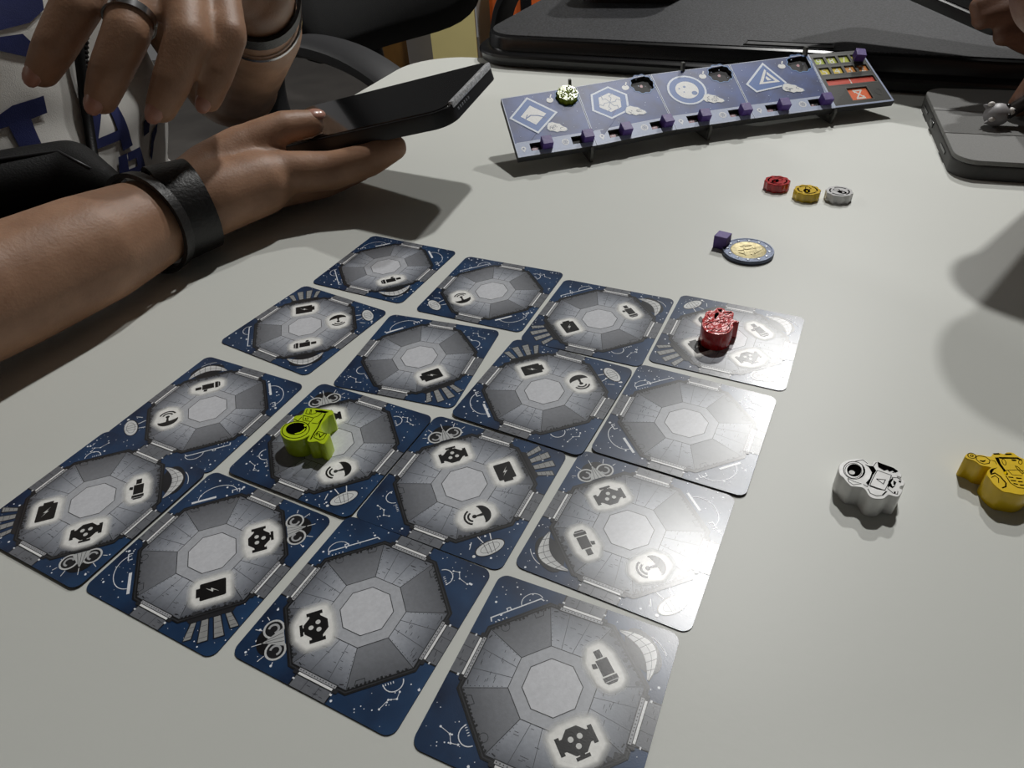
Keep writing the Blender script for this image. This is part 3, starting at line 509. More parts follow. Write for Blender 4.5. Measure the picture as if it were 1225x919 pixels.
def tile_art(icons, seed):
    rnd = random.Random(seed)
    A = Art(place=lambda x, y, z: (x * TS, y * TS, 0.00036 + z))
    # stars
    for k in range(260):
        x, y = rnd.uniform(-.49, .49), rnd.uniform(-.49, .49)
        if abs(x) + abs(y) < 0.60 or max(abs(x), abs(y)) < 0.42 and abs(x) + abs(y) < 0.62: continue
        if min(abs(x), abs(y)) < 0.115: continue
        if abs(x) + abs(y) > 0.93: continue
        r = rnd.choice([.0020, .0022, .0026, .0032, .0038, .0048, .0070])
        A.disc((x, y), r, (244, 248, 255), 1, n=7)
    # corridors to the four sides
    for q in range(4):
        c, s = [(1, 0), (0, -1), (-1, 0), (0, 1)][q]
        R = lambda x, y: (x * c + y * s, -x * s + y * c) if False else (c * x - s * y, s * x + c * y)
        P = lambda L_: [R(x, y) for x, y in L_]
        A.poly(P([(-.112, .425), (.112, .425), (.112, .4995), (-.112, .4995)]), (112, 115, 121), 2)
        for xx in (-.112, .112): A.line(P([(xx, .43), (xx, .4995)]), .007, INK, 3)
        A.line(P([(-.118, .452), (-.105, .452)]), .01, PALE, 3); A.line(P([(.118, .462), (.105, .462)]), .008, PALE, 3)
        for xx in (-.04, .035): A.line(P([(xx, .44), (xx + .004, .4995)]), .003, (58, 60, 66), 3)
        for k in range(5):
            xx = rnd.uniform(-.1, .08); yy = rnd.uniform(.455, .49); A.line(P([(xx, yy), (xx + .02, yy)]), .003, (54, 56, 62), 3)
    # room walls and floor
    A.poly(octo(*OUT), INK, 4)
    A.line(octo(.170, .415), .006, (52, 54, 58), 5, True)
    oi, ri, ci = octo(.167, .402), octo(.083, .197), octo(.056, .135)
    names = ['E', None, 'S', None, 'W', None, 'N', None]
    order = [(0, 1, 'E'), (1, 2, 'd'), (2, 3, 'S'), (3, 4, 'd'), (4, 5, 'W'), (5, 6, 'd'), (6, 7, 'N'), (7, 0, 'd')]
    for a, b, nm in order:
        if nm == 'd': co, cm, ci_ = (104, 108, 116), (152, 157, 166), (186, 190, 198)
        elif nm in icons: co, cm, ci_ = (88, 92, 100), (136, 140, 148), (176, 180, 188)
        else: co, cm, ci_ = (96, 99, 105), (122, 125, 131), (138, 141, 147)
        mid = [tuple(oi[k][i] * .5 + ri[k][i] * .5 for i in (0, 1)) for k in (a, b)]
        A.poly([oi[a], oi[b], mid[1], mid[0]], [co, co, cm, cm], 5)
        A.poly([mid[0], mid[1], ri[b], ri[a]], [cm, cm, ci_, ci_], 5)
        p, q, r_, s_ = oi[a], oi[b], ri[b], ri[a]
        L_ = lambda u, v: tuple((p[i] * (1 - u) + q[i] * u) * (1 - v) + (s_[i] * (1 - u) + r_[i] * u) * v for i in (0, 1))
        A.line([oi[a], ri[a]], .0036, (44, 46, 50), 6)
        if nm == 'd':
            for u in (.33, .67): A.line([L_(u, 0), L_(u, 1)], .0028, (76, 78, 84), 6)
            for k in range(14):
                u, v = rnd.uniform(.04, .9), rnd.uniform(.05, .9); A.line([L_(u, v), L_(min(.98, u + rnd.uniform(.05, .12)), v)], .0026, (66, 68, 74), 6)
            for k in range(9):
                v = .06 + k * .1; A.disc(L_(.035, v), .0026, (56, 58, 62), 6, n=5); A.disc(L_(.965, v), .0026, (56, 58, 62), 6, n=5)
        else:
            for k in range(16):
                u = (k + .5) / 16
                h = rnd.uniform(.02, .065)
                if rnd.random() < .75: A.poly([L_(u - .02, 0), L_(u + .02, 0), L_(u + .016, h), L_(u - .016, h)], (30, 31, 35), 6)
            if nm in icons:
                for k in range(10):
                    u, v, r0 = rnd.uniform(.05, .95), rnd.uniform(0.02, .10), rnd.uniform(.006, .014); A.disc(L_(u, v), r0, (58, 60, 64), 6, n=7)
            else:
                u = rnd.choice([.16, .8]); A.line([L_(u - .08, .03), L_(u - .07, .15), L_(u + .07, .15), L_(u + .08, .03)], .004, (52, 54, 58), 6)
                if rnd.random() < .5: A.line(ellipse(L_(1 - u, .09), .022, .022, n=12), .0035, (58, 60, 64), 6, True)
                for k in range(10): A.disc(L_(.06 + .09 * k, .03), .0028, (48, 50, 54), 6, n=5)
    A.poly(ri, (184, 187, 193), 6); A.line(ri, .0038, (44, 46, 50), 7, True)
    A.poly(ci, (212, 214, 219), 7); A.line(ci, .0042, (50, 52, 56), 8, True)
    # door sills
    for q in range(4):
        c, s = [(1, 0), (0, -1), (-1, 0), (0, 1)][q]
        P = lambda L_: [(c * x - s * y, s * x + c * y) for x, y in L_]
        A.poly(P([(-.12, .399), (.12, .399), (.12, .440), (-.12, .440)]), (34, 35, 39), 8)
        A.poly(P([(-.114, .404), (.114, .404), (.114, .420), (-.114, .420)]), (168, 170, 174), 9)
        A.poly(P([(-.105, .424), (.105, .424), (.105, .436), (-.105, .436)]), (244, 245, 245), 9)
        for k in range(13): A.disc(P([(-.105 + k * .0175, .412)])[0], .0036, (40, 41, 45), 10, n=5)
        for sx in (-1, 1):
            A.disc(P([(sx * .125, .43)])[0], .012, (40, 41, 45), 9, n=8); A.line(P([(sx * .12, .392), (sx * .14, .385)]), .005, (40, 41, 45), 9)
    # corners
    for nm, q in CORNER_ROT.items():
        kind = icons.get(nm)
        c, s = [(1, 0), (0, -1), (-1, 0), (0, 1)][q]
        def F(o, t):
            x, y = SQ * (o + t), SQ * (o - t)
            return (c * x - s * y, s * x + c * y)
        P = lambda L_: [F(o, t) for o, t in L_]
        E_ = lambda o, t, ro, rt, rot=0.0, n=18, a0=0.0, a1=2 * math.pi: P([(p[0], p[1]) for p in ellipse((o, t), ro, rt, rot, n, a0, a1)])
        icon_pts = []
        shapes = []; whites = []
        if kind == 'battery':
            shapes = [P([(.213, -.07), (.218, -.078), (.322, -.078), (.327, -.07), (.327, .058), (.322, .064), (.218, .064), (.213, .058)]), P([(.240, .06), (.300, .06), (.300, .084), (.240, .084)])]
            whites = [P([(.294, -.042), (.256, .002), (.270, .004), (.248, .034), (.288, -.008), (.272, -.010)])]
            base = [(.205, -.085), (.335, -.085), (.335, .07), (.205, .07), (.23, .09), (.31, .09)]
            for k, (t0, t1) in enumerate(((-.125, -.08), (-.06, -.008), (.012, .064), (.085, .128))):
                f = 1.0 + .16; o0, o1 = .448, (.560, .592, .592, .556)[k]
                A.poly(P([(o0, t0 * .86), (o0, t1 * .86), (o1, t1 * f), (o1, t0 * f)]), (30, 31, 36), 3)
                A.poly(P([(o0 + .008, t0 * .86 + .006), (o0 + .008, t1 * .86 - .006), (o1 - .006, t1 * f - .006), (o1 - .006, t0 * f + .006)]), (156, 157, 156), 4)
                for v in (.3, .55, .8): A.line(P([(o0 + (o1 - o0) * v, t0 * (.86 + .3 * v) + .008), (o0 + (o1 - o0) * v, t1 * (.86 + .3 * v) - .008)]), .003, (92, 93, 96), 5)
            A.poly(P([(.428, -.13), (.428, .13), (.452, .115), (.452, -.115)]), (38, 39, 43), 6)
        elif kind == 'dish':
            bowl = [(p[0], p[1]) for p in ellipse((.277, -.022), .072, .062, -0.12, 14, math.pi, 2 * math.pi)]
            bowl += [(p[0], p[1]) for p in ellipse((.277, -.022), .066, .012, -0.12, 10, 2 * math.pi, math.pi)]
            shapes = [P(bowl), P([(.270, -.035), (.290, -.035), (.284, .012), (.274, .012)]), E_(.279, .018, .014, .014, n=12)]
            for rr in (.036, .058):
                A.line(E_(.279, .020, rr, rr, n=14, a0=math.radians(25), a1=math.radians(155)), .012, (16, 16, 18), 14)
            base = [(.205, -.05), (.352, -.02), (.34, .03), (.33, .085), (.28, .105), (.23, .085), (.21, .03), (.25, -.095), (.30, -.095)]
            A.line(P([(.43, -.03), (.51, -.02)]), .006, PALE, 3); A.line(P([(.43, .045), (.50, .02)]), .006, PALE, 3); A.line(P([(.455, .09), (.50, .115)]), .005, PALE, 3)
            A.poly(E_(.528, .0, .05, .094, -.16, 22), (30, 32, 38), 3); A.poly(E_(.530, .0, .044, .088, -.16, 22), (218, 220, 220), 4)
            for k in (-.055, 0.0, .055): A.line(P([(.528 - .036, k * .5), (.528 + .040, k * .4)]), .0032, (70, 72, 76), 5)
            A.line(E_(.530, .0, .028, .06, -.16, 18), .0028, (110, 112, 114), 5, True)
            A.disc(F(.555, .105), .010, PALE, 3, n=8)
        elif kind == 'telescope':
            shapes = [P([(.246, -.038), (.308, -.038), (.308, .048), (.246, .048)]), P([(.240, .056), (.314, .056), (.314, .078), (.300, .094), (.254, .094), (.240, .078)]),
                      P([(.258, -.088), (.292, -.088), (.292, -.045), (.258, -.045)]), P([(.222, -.03), (.242, -.026), (.242, .0), (.218, -.006)])]
            whites = []
            A.line(P([(.243, .080), (.311, .080)]), .005, (190, 190, 190), 15)
            base = [(.215, -.04), (.25, -.1), (.30, -.1), (.325, -.04), (.325, .08), (.30, .105), (.25, .105), (.225, .07)]
            ob = [F(.436 + .118 * math.sin(math.pi * k / 14) ** .8, -.145 + .295 * k / 14) for k in range(15)]
            ib = [F(.432 + .050 * math.sin(math.pi * k / 14), -.135 + .275 * k / 14) for k in range(15)]
            A.poly(E_(.49, .0, .075, .13, 0, 20), (26, 28, 34), 3)
            A.strip(ob, ib, (226, 227, 226), (200, 201, 202), 1, 1, 4, False)
            A.line(ob, .005, (60, 62, 66), 5); A.line([tuple((ob[k][i] * .5 + ib[k][i] * .5) for i in (0, 1)) for k in range(15)], .003, (120, 122, 124), 5)
            for k in range(2, 14, 2): A.line([ob[k], ib[k]], .0034, (90, 92, 95), 5)
            A.line(E_(.50, .03, .085, .12, 0, 12, math.radians(-40), math.radians(20)), .004, PALE, 3)
        elif kind == 'reactor':
            shapes = [P(ellipse((.268, 0), .068, .068, math.radians(22.5), 8))]
            for sg in (-1, 1):
                shapes += [P([(.238, sg * .045), (.298, sg * .045), (.296, sg * .076), (.240, sg * .076)]), P([(.226, sg * .071), (.310, sg * .071), (.310, sg * .092), (.226, sg * .092)])]
            shapes += [P([(.336, -.034), (.352, -.034), (.352, .034), (.336, .034)]), P([(.320, -.012), (.34, -.012), (.34, .012), (.320, .012)])]
            whites = [E_(.268 + .026 * math.cos(a), .026 * math.sin(a), .0135, .0135, n=10) for a in (0, 2.094, 4.189)]
            base = [(.215, -.1), (.32, -.1), (.362, -.04), (.362, .04), (.32, .1), (.215, .1), (.2, .04), (.2, -.04)]
            A.poly(E_(.525, 0, .052, .075, 0, 20), (14, 15, 19), 3)
            for sg in (-1, 1):
                A.poly(E_(.482, sg * .064, .056, .056, 0, 20), (206, 208, 208), 4); A.poly(E_(.482, sg * .064, .045, .045, 0, 18), (28, 29, 33), 5)
                A.line(E_(.482, sg * .064, .026, .026, 0, 12, .3, 4.6), .012, (176, 178, 180), 6)
                A.line(P([(.54, sg * .075), (.575, sg * .095)]), .004, PALE, 4); A.line(P([(.50, sg * .125), (.51, sg * .15)]), .004, PALE, 4)
            A.poly(P([(.432, -.055), (.432, .055), (.545, 0)]), (190, 192, 192), 7)
            for k in (-.025, 0.0, .025): A.line(P([(.434, k), (.53, k * .3)]), .003, (70, 72, 76), 8)
            A.line(P([(.55, 0), (.60, 0)]), .004, PALE, 4)
        else:
            v = rnd.choice([0, 1, 2]); sg = rnd.choice([-1, 1]); wh = (234, 238, 244)
            if v == 0:
                A.line(P([(.452, sg * -.13), (.452, sg * .02)]), .017, wh, 3); A.line(P([(.452, sg * -.125), (.452, sg * .015)]), .008, (236, 238, 240), 4)
                A.line(E_(.455, sg * .03, .09, .12, 0, 16, math.radians(-90), math.radians(90)) if sg > 0 else E_(.455, sg * .03, .09, .12, 0, 16, math.radians(-90), math.radians(90)), .0045, wh, 3)
                A.line(P([(.45, sg * .12), (.475, sg * .12), (.475, sg * .165), (.45, sg * .165)]), .006, wh, 3); A.disc(F(.475, sg * .19), .009, wh, 3, n=9)
            elif v == 1:
                A.line(P([(.445, -.15), (.468, -.145), (.468, .14), (.45, .15)]), .007, wh, 3); A.line(P([(.468, -.05), (.485, -.05), (.485, -.03), (.468, -.03)]), .005, wh, 3)
                A.line(E_(.468, sg * .09, .05, .06, 0, 14, math.radians(-90), math.radians(90)), .004, wh, 3)
                for k in range(4): A.disc(F(.435, -.13 + .02 * k), .004, wh, 7, n=6)
            else:
                for k in range(5): A.line(P([(.436, -.06 + .013 * k), (.448, -.06 + .013 * k)]), .004, wh, 3)
                A.line(E_(.44, sg * .06, .05, .05, 0, 14, math.radians(-90), math.radians(90)), .005, wh, 3)
                A.line(P([(.50, -.08), (.53, -.06), (.52, -.02), (.55, .03)]), .003, wh, 3)
                for o_, t_ in ((.50, -.08), (.53, -.06), (.52, -.02), (.55, .03)): A.disc(F(o_, t_), .006, wh, 3, n=7)
        if kind:
            # white halo behind the icon
            cen = F(.272, .003)
            bp = P(base)
            def ring(d):
                o = []
                hp = hull([(x + d * math.cos(j * .5236), y + d * math.sin(j * .5236)) for x, y in bp for j in range(12)])
                for k in range(36):
                    an = 2 * math.pi * k / 36; ux, uy = math.cos(an), math.sin(an); best = 1e9
                    # distance from centre to the convex outline grown by d
                    for p, r in zip(hp, hp[1:] + hp[:1]):
                        nx, ny = r[1] - p[1], p[0] - r[0]; dn = nx * ux + ny * uy
                        if dn > 1e-9: best = min(best, (nx * (p[0] - cen[0]) + ny * (p[1] - cen[1])) / dn)
                    o.append((cen[0] + ux * best, cen[1] + uy * best))
                return o
            r0, r1, r2, r3 = ring(.0), ring(.014), ring(.030), ring(.052)
            wt = (252, 252, 248)
            A.poly(r0, wt, 11, .97); A.strip(r0, r1, wt, wt, .97, .93, 11); A.strip(r1, r2, wt, wt, .93, .45, 11); A.strip(r2, r3, wt, wt, .45, 0, 11)
            for sh in shapes: A.poly(sh, (16, 16, 18), 14)
            for wv in whites: A.poly(wv, (222, 223, 220), 16)
    return A
def hull(p):
    p = sorted(set((round(a, 6), round(b, 6)) for a, b in p))
    def half(q):
        h = []
        for c in q:
            while len(h) > 1 and (h[-1][0] - h[-2][0]) * (c[1] - h[-2][1]) - (h[-1][1] - h[-2][1]) * (c[0] - h[-2][0]) <= 0: h.pop()
            h.append(c)
        return h
    a, b = half(p), half(p[::-1])
    return a[:-1] + b[:-1]

_bm = bmesh.new(); prism(_bm, rrect(TS, TS, 0.0032, 6), 0.0, 0.00034)
_me = bpy.data.meshes.new('card'); bmesh.ops.recalc_face_normals(_bm, faces=_bm.faces); _bm.to_mesh(_me); _bm.free()
_me.materials.append(M_cardedge); _me.materials.append(M_star)
for p in _me.polygons: p.material_index = 1 if p.normal.z > 0.9 else 0
bt, ds, te, re_ = 'battery', 'dish', 'telescope', 'reactor'
TILES = {1: ({'S': te}, 'station room card with one telescope icon, farthest from the camera under the phone'),
 2: ({'W': ds}, 'station room card with one dish icon, second in the back row'),
 3: ({'W': bt, 'E': te}, 'station room card with battery and telescope icons, left of the red astronaut card'),
 4: ({'N': ds, 'E': te, 'S': re_, 'W': bt}, 'station room card with four icons under the red astronaut'),
 5: ({'N': bt, 'E': ds, 'S': te}, 'station room card with battery, dish and telescope icons beside the forearm'),
 6: ({'S': bt}, 'station room card with a single battery icon, second in its row'),
 7: ({'N': bt, 'E': ds}, 'station room card with battery and dish icons, left of the empty shiny card'),
 8: ({}, 'shiny station room card with no icons, washed out by glare'),
 9: ({'N': te, 'W': ds}, 'station room card with telescope and dish icons, at the left edge of the spread'),
 11: ({'N': re_, 'S': ds}, 'station room card under the green astronaut with a dish icon'),
 12: ({'N': re_, 'E': bt, 'S': ds}, 'station room card with reactor, battery and dish icons in the middle of the spread'),
 13: ({'N': re_, 'W': te, 'S': ds}, 'glaring station room card with reactor, telescope and dish icons at the right edge'),
 10: ({'W': bt, 'E': te, 'S': re_}, 'station room card with battery, telescope and reactor icons, leftmost of the nearest row'),
 14: ({'E': re_, 'S': bt}, 'station room card with reactor and battery icons, second of the nearest row'),
 15: ({'W': re_}, 'station room card with a single reactor icon, third of the nearest row'),
 16: ({'E': te, 'S': re_}, 'station room card with telescope and reactor icons, nearest to the camera')}
LIFT = {8: 0.00055, 7: 0.00055, 10: 0.00055, 11: 0.00055}
for k, (ic, lb) in TILES.items():
    x, y, a = TILE_POSE[k]
    t = thing('station_room_card', lb, 'card', W(x / 1000, y / 1000, 0.00005 + LIFT.get(k, 0)), math.radians(a), 'square station room cards laid out in a grid')
    link(bpy.data.objects.new('card', _me), t)
    tile_art(ic, k * 11 + 3).build('room_print', PR, t)
# ================================================================ astronaut pieces
def meeple(key, col, label, base_z, gloss=0.28):
    d = MEEPLE_TRACE[key]
    ol = [(x / 1000, y / 1000) for x, y in d['outline']]
    # round the traced outline a little
    n = len(ol); fine = []
    for i in range(n):
        p0, p1, p2, p3 = (Vector(ol[(i + k - 1) % n]) for k in range(4))
        for u in (0, .25, .5, .75):
            fine.append(tuple(0.5 * ((2 * p1) + (p2 - p0) * u + (2 * p0 - 5 * p1 + 4 * p2 - p3) * u * u + (3 * p1 - p0 - 3 * p2 + p3) * u ** 3)))
    cx = sum(p[0] for p in ol) / n; cy = sum(p[1] for p in ol) / n
    t = thing('astronaut_meeple', label, 'game piece', W(cx, cy, base_z), group='painted wooden astronaut pieces')
    loc = lambda p: (p[0] - cx, p[1] - cy)
    H = 0.0084
    bm = bmesh.new(); prism(bm, [loc(p) for p in fine], 0.0, H, 0.00035)
    body = bm_obj('wooden_body', bm, mat('paint_' + key, rgb(*col), gloss, var=0.10, scale=160, bump=0.3 if key == 'red' else 0.08, bscale=500, coat=0.5 if key == 'red' else 0.25), t, True, 45)
    A = Art(place=lambda x, y, z: (x - cx, y - cy, H + 0.00003 + z))
    m3 = lambda L_: [(x / 1000, y / 1000) for x, y in L_]
    ink = (8, 7, 7)
    for i, (kind, pts) in enumerate(d['fills']):
        A.poly(m3(pts), ink if kind == 'K' else col, 2 if kind == 'K' else 3)
    for pts, w, cl in d['lines']:
        A.line(m3(pts), w / 1000 * 1.25, ink, 1, bool(cl))
    A.build('ink_print', print_mat('piece_print', rough=0.6, spec=0.0, bump=0.02), t)
    return t
meeple('white', (246, 246, 244), 'white astronaut piece lying on the table right of the cards', 0.0)
meeple('yellow', (246, 206, 14), 'yellow astronaut piece at the right edge of the table', 0.0)
meeple('green', (196, 222, 28), 'lime green astronaut piece marked IV lying on a card', 0.00105)
meeple('red', (206, 26, 28), 'red astronaut piece lying on the far right card', 0.00050, 0.2)

# ================================================================ scalloped tokens
def token(loc, rz, col, label, tilt=None, mark=True, name='scalloped_token', rough=0.22, bumpy=0.0):
    t = thing(name, label, 'token', loc, rz, 'scalloped round tokens')
    if tilt is not None: t.rotation_mode = 'QUATERNION'; t.rotation_quaternion = tilt
    R_, H = 0.0072, 0.0050
    ol = [((R_ + 0.00030 * math.cos(10 * a)) * math.cos(a), (R_ + 0.00030 * math.cos(10 * a)) * math.sin(a)) for a in (k * 2 * math.pi / 80 for k in range(80))]
    bm = bmesh.new(); prism(bm, ol, 0.0, H, 0.0004)
    bm_obj('token_body', bm, mat('token_%d_%d_%d' % col, rgb(*col), rough, var=0.12, scale=300, coat=0.4, bump=bumpy, bscale=700), t, True, 40)
    if mark:
        A = Art(place=lambda x, y, z: (x, y, H + 0.00003 + z))
        ink = (16, 12, 12)
        for a0, a1 in ((10, 70), (85, 160), (175, 255), (270, 345)):
            A.line(ellipse((0, 0), .0052, .0052, 0, 10, math.radians(a0), math.radians(a1)), .0008, ink, 1)
        A.poly(ellipse((-.0018, .0), .0028, .0019, .3, 14), ink, 2); A.poly(ellipse((-.0024, -.0002), .0008, .0006, .3, 10), col, 3)
        A.line([(.0006, .0012), (.0032, .0018), (.0038, .0), (.002, -.0016), (.0004, -.0008)], .0004, ink, 1)
        A.build('ink_print', print_mat('piece_print'), t)
    return t
def pos(x, y, z=0.0): return W(x, y, z)
token(pos(0.1673, 0.3905), 0.4, (188, 30, 34), 'red scalloped token, left of the three in a row')
token(pos(0.1794, 0.3750), 1.0, (224, 186, 20), 'yellow scalloped token between the red and white tokens')
token(pos(0.1960, 0.3700), 2.0, (222, 222, 222), 'white scalloped token, right of the three in a row')

# ================================================================ purple cubes
M_cube = mat('purple_wood', rgb(88, 62, 142), 0.5, var=0.2, scale=250, bump=0.15, bscale=600)
CUBE = 0.0070
_b = bmesh.new(); bm_box(_b, (0, 0, CUBE / 2), (CUBE,) * 3, bevel=0.0003, seg=2); bmesh.ops.recalc_face_normals(_b, faces=_b.faces)
_cube = bpy.data.meshes.new('purple_cube'); _b.to_mesh(_cube); _b.free(); _cube.materials.append(M_cube)
def cube(loc, quat, label):
    o = bpy.data.objects.new('purple_cube', _cube); link(o)
    o.location = loc; o.rotation_mode = 'QUATERNION'; o.rotation_quaternion = quat
    return tag(o, label, 'cube', 'small purple wooden cubes')
cube(pos(0.1157, 0.3245, 0), Quaternion((0, 0, 1), math.radians(52)), 'purple cube lying on the table against the coin')

# ================================================================ bimetal coin
M_silver = mat('coin_silver', rgb(104, 112, 130), 0.45, 0.6, var=0.25, scale=300, bump=0.15, bscale=900)
M_gold = mat('coin_gold', rgb(222, 208, 160), 0.5, 0.35, var=0.3, scale=260, bump=0.5, bscale=380)
t = thing('bimetal_coin', 'bimetal coin with gold centre and grey ring beside the purple cube', 'coin', pos(0.1268, 0.3152))
bm = bmesh.new(); lathe(bm, [(0, 0), (.0126, 0), (.0128, .0003), (.0128, .0019), (.0126, .0022), (.0119, .0022), (.0117, .0020), (.0090, .0020), (.0090, .0012), (0, .0012)], 72)
bm_obj('coin_ring', bm, M_silver, t, True, 35)
bm = bmesh.new(); lathe(bm, [(.0089, .0013), (.0089, .0020), (.0085, .00215), (.0081, .0020), (0, .0020)], 60); bm_obj('coin_core', bm, M_gold, t, True, 35)
for k in range(12):
    a = k * math.pi / 6 + .2; bm = bmesh.new()
    star = [((.0103 * math.cos(a)) + (.0009 if j % 2 == 0 else .0004) * math.cos(a + j * math.pi / 5), (.0103 * math.sin(a)) + (.0009 if j % 2 == 0 else .0004) * math.sin(a + j * math.pi / 5)) for j in range(10)]
    prism(bm, star, .0019, .00225); bm_obj('relief_star', bm, mat('coin_relief', rgb(190, 194, 200), 0.3, 0.9, var=0.1), t)
bm = bmesh.new()
for (ax, ay), (bx, by) in (((-.003, -.005), (-.001, .005)), ((.0, -.005), (.0035, .004)), ((-.005, .0), (.004, .0015)), ((-.003, .004), (.003, .0045)), ((.002, -.004), (.006, -.001)), ((-.0055, -.002), (-.003, -.004))):
    d = Vector((bx - ax, by - ay)); q = Matrix.Rotation(math.atan2(d.y, d.x), 3, 'Z'); bm_box(bm, ((ax + bx) / 2, (ay + by) / 2, .0021), (d.length, .0007, .0004), q)
bm_obj('portrait_relief', bm, M_gold, t)

# ================================================================ sloping dashboard board
BB = [(14.4, 439.8, 11.0), (67.3, 451.6, 11.0), (124.5, 470.3, 11.0), (181.5, 481.3, 11.0), (241.9, 490.6, 11.0), (286.1, 496.2, 11.0)]
BT_ = [(6.2, 485.6, 35.0), (58.7, 500.1, 35.0), (114.1, 516.6, 35.0), (173.4, 527.4, 35.0), (235.0, 538.5, 35.0), (274.6, 539.8, 35.0)]
BB = [Vector(p) / 1000 for p in BB]; BT_ = [Vector(p) / 1000 for p in BT_]
bo = (BB[2] + BB[3]) / 2; bo = Vector((bo.x, bo.y + .02, 0))
board = thing('rocket_dashboard', 'long sloping blue dashboard board of four rocket panels and a number panel', 'game board', W(*bo))
def panel_map(i):
    b0, b1, t0, t1 = BB[i], BB[i + 1], BT_[i], BT_[i + 1]
    n = (b1 - b0).cross(t0 - b0).normalized()
    def P(u, v, d=0.0):
        return ((1 - u) * (1 - v)) * b0 + (u * (1 - v)) * b1 + (u * v) * t1 + ((1 - u) * v) * t0 + n * d - bo
    return P, n, (b1 - b0).normalized()
def holed(P, outer, holes, d0, d1):
    """flat layer between depths d0 (top) and d1 (bottom) with cut-outs"""
    loops = [[Vector((u, v, 0)) for u, v in L_] for L_ in [outer] + holes]
    tris = tessellate_polygon(loops)
    flat = [p for L_ in loops for p in L_]; n = len(flat)
    vs = [P(p.x, p.y, d0) for p in flat] + [P(p.x, p.y, d1) for p in flat]
    fs = []
    for a, b, c in tris:
        ar = (flat[b].x - flat[a].x) * (flat[c].y - flat[a].y) - (flat[c].x - flat[a].x) * (flat[b].y - flat[a].y)
        if ar < 0: b, c = c, b
        fs += [(a, b, c), (n + a, n + c, n + b)]
    k = 0
    for L_ in loops:
        m = len(L_)
        for j in range(m): fs.append((k + j, n + k + j, n + k + (j + 1) % m, k + (j + 1) % m))
        k += m
    return vs, fs
M_bedge = mat('board_edge', rgb(64, 64, 62), 0.7, var=0.3, scale=300)
M_bblue = mat('board_blue_print', rgb(44, 78, 150), 0.46, spec=0.4, var=0.5, scale=60, var_col=rgb(26, 48, 104))
M_bbase = mat('board_recess', rgb(50, 50, 52), 0.7, var=0.2, scale=200)
BP = print_mat('board_print', rough=0.46, spec=0.4, bump=0.06, bscale=1800)
WID, HEI = 0.058, 0.0535
def scallop(u, v, r=0.0084):
    return [(u + (r + .0005 * math.cos(10 * a)) / WID * math.cos(a), v + (r + .0005 * math.cos(10 * a)) / HEI * math.sin(a)) for a in (k * 2 * math.pi / 60 for k in range(60))]
def rect(u0, v0, u1, v1): return [(u0, v0), (u1, v0), (u1, v1), (u0, v1)]
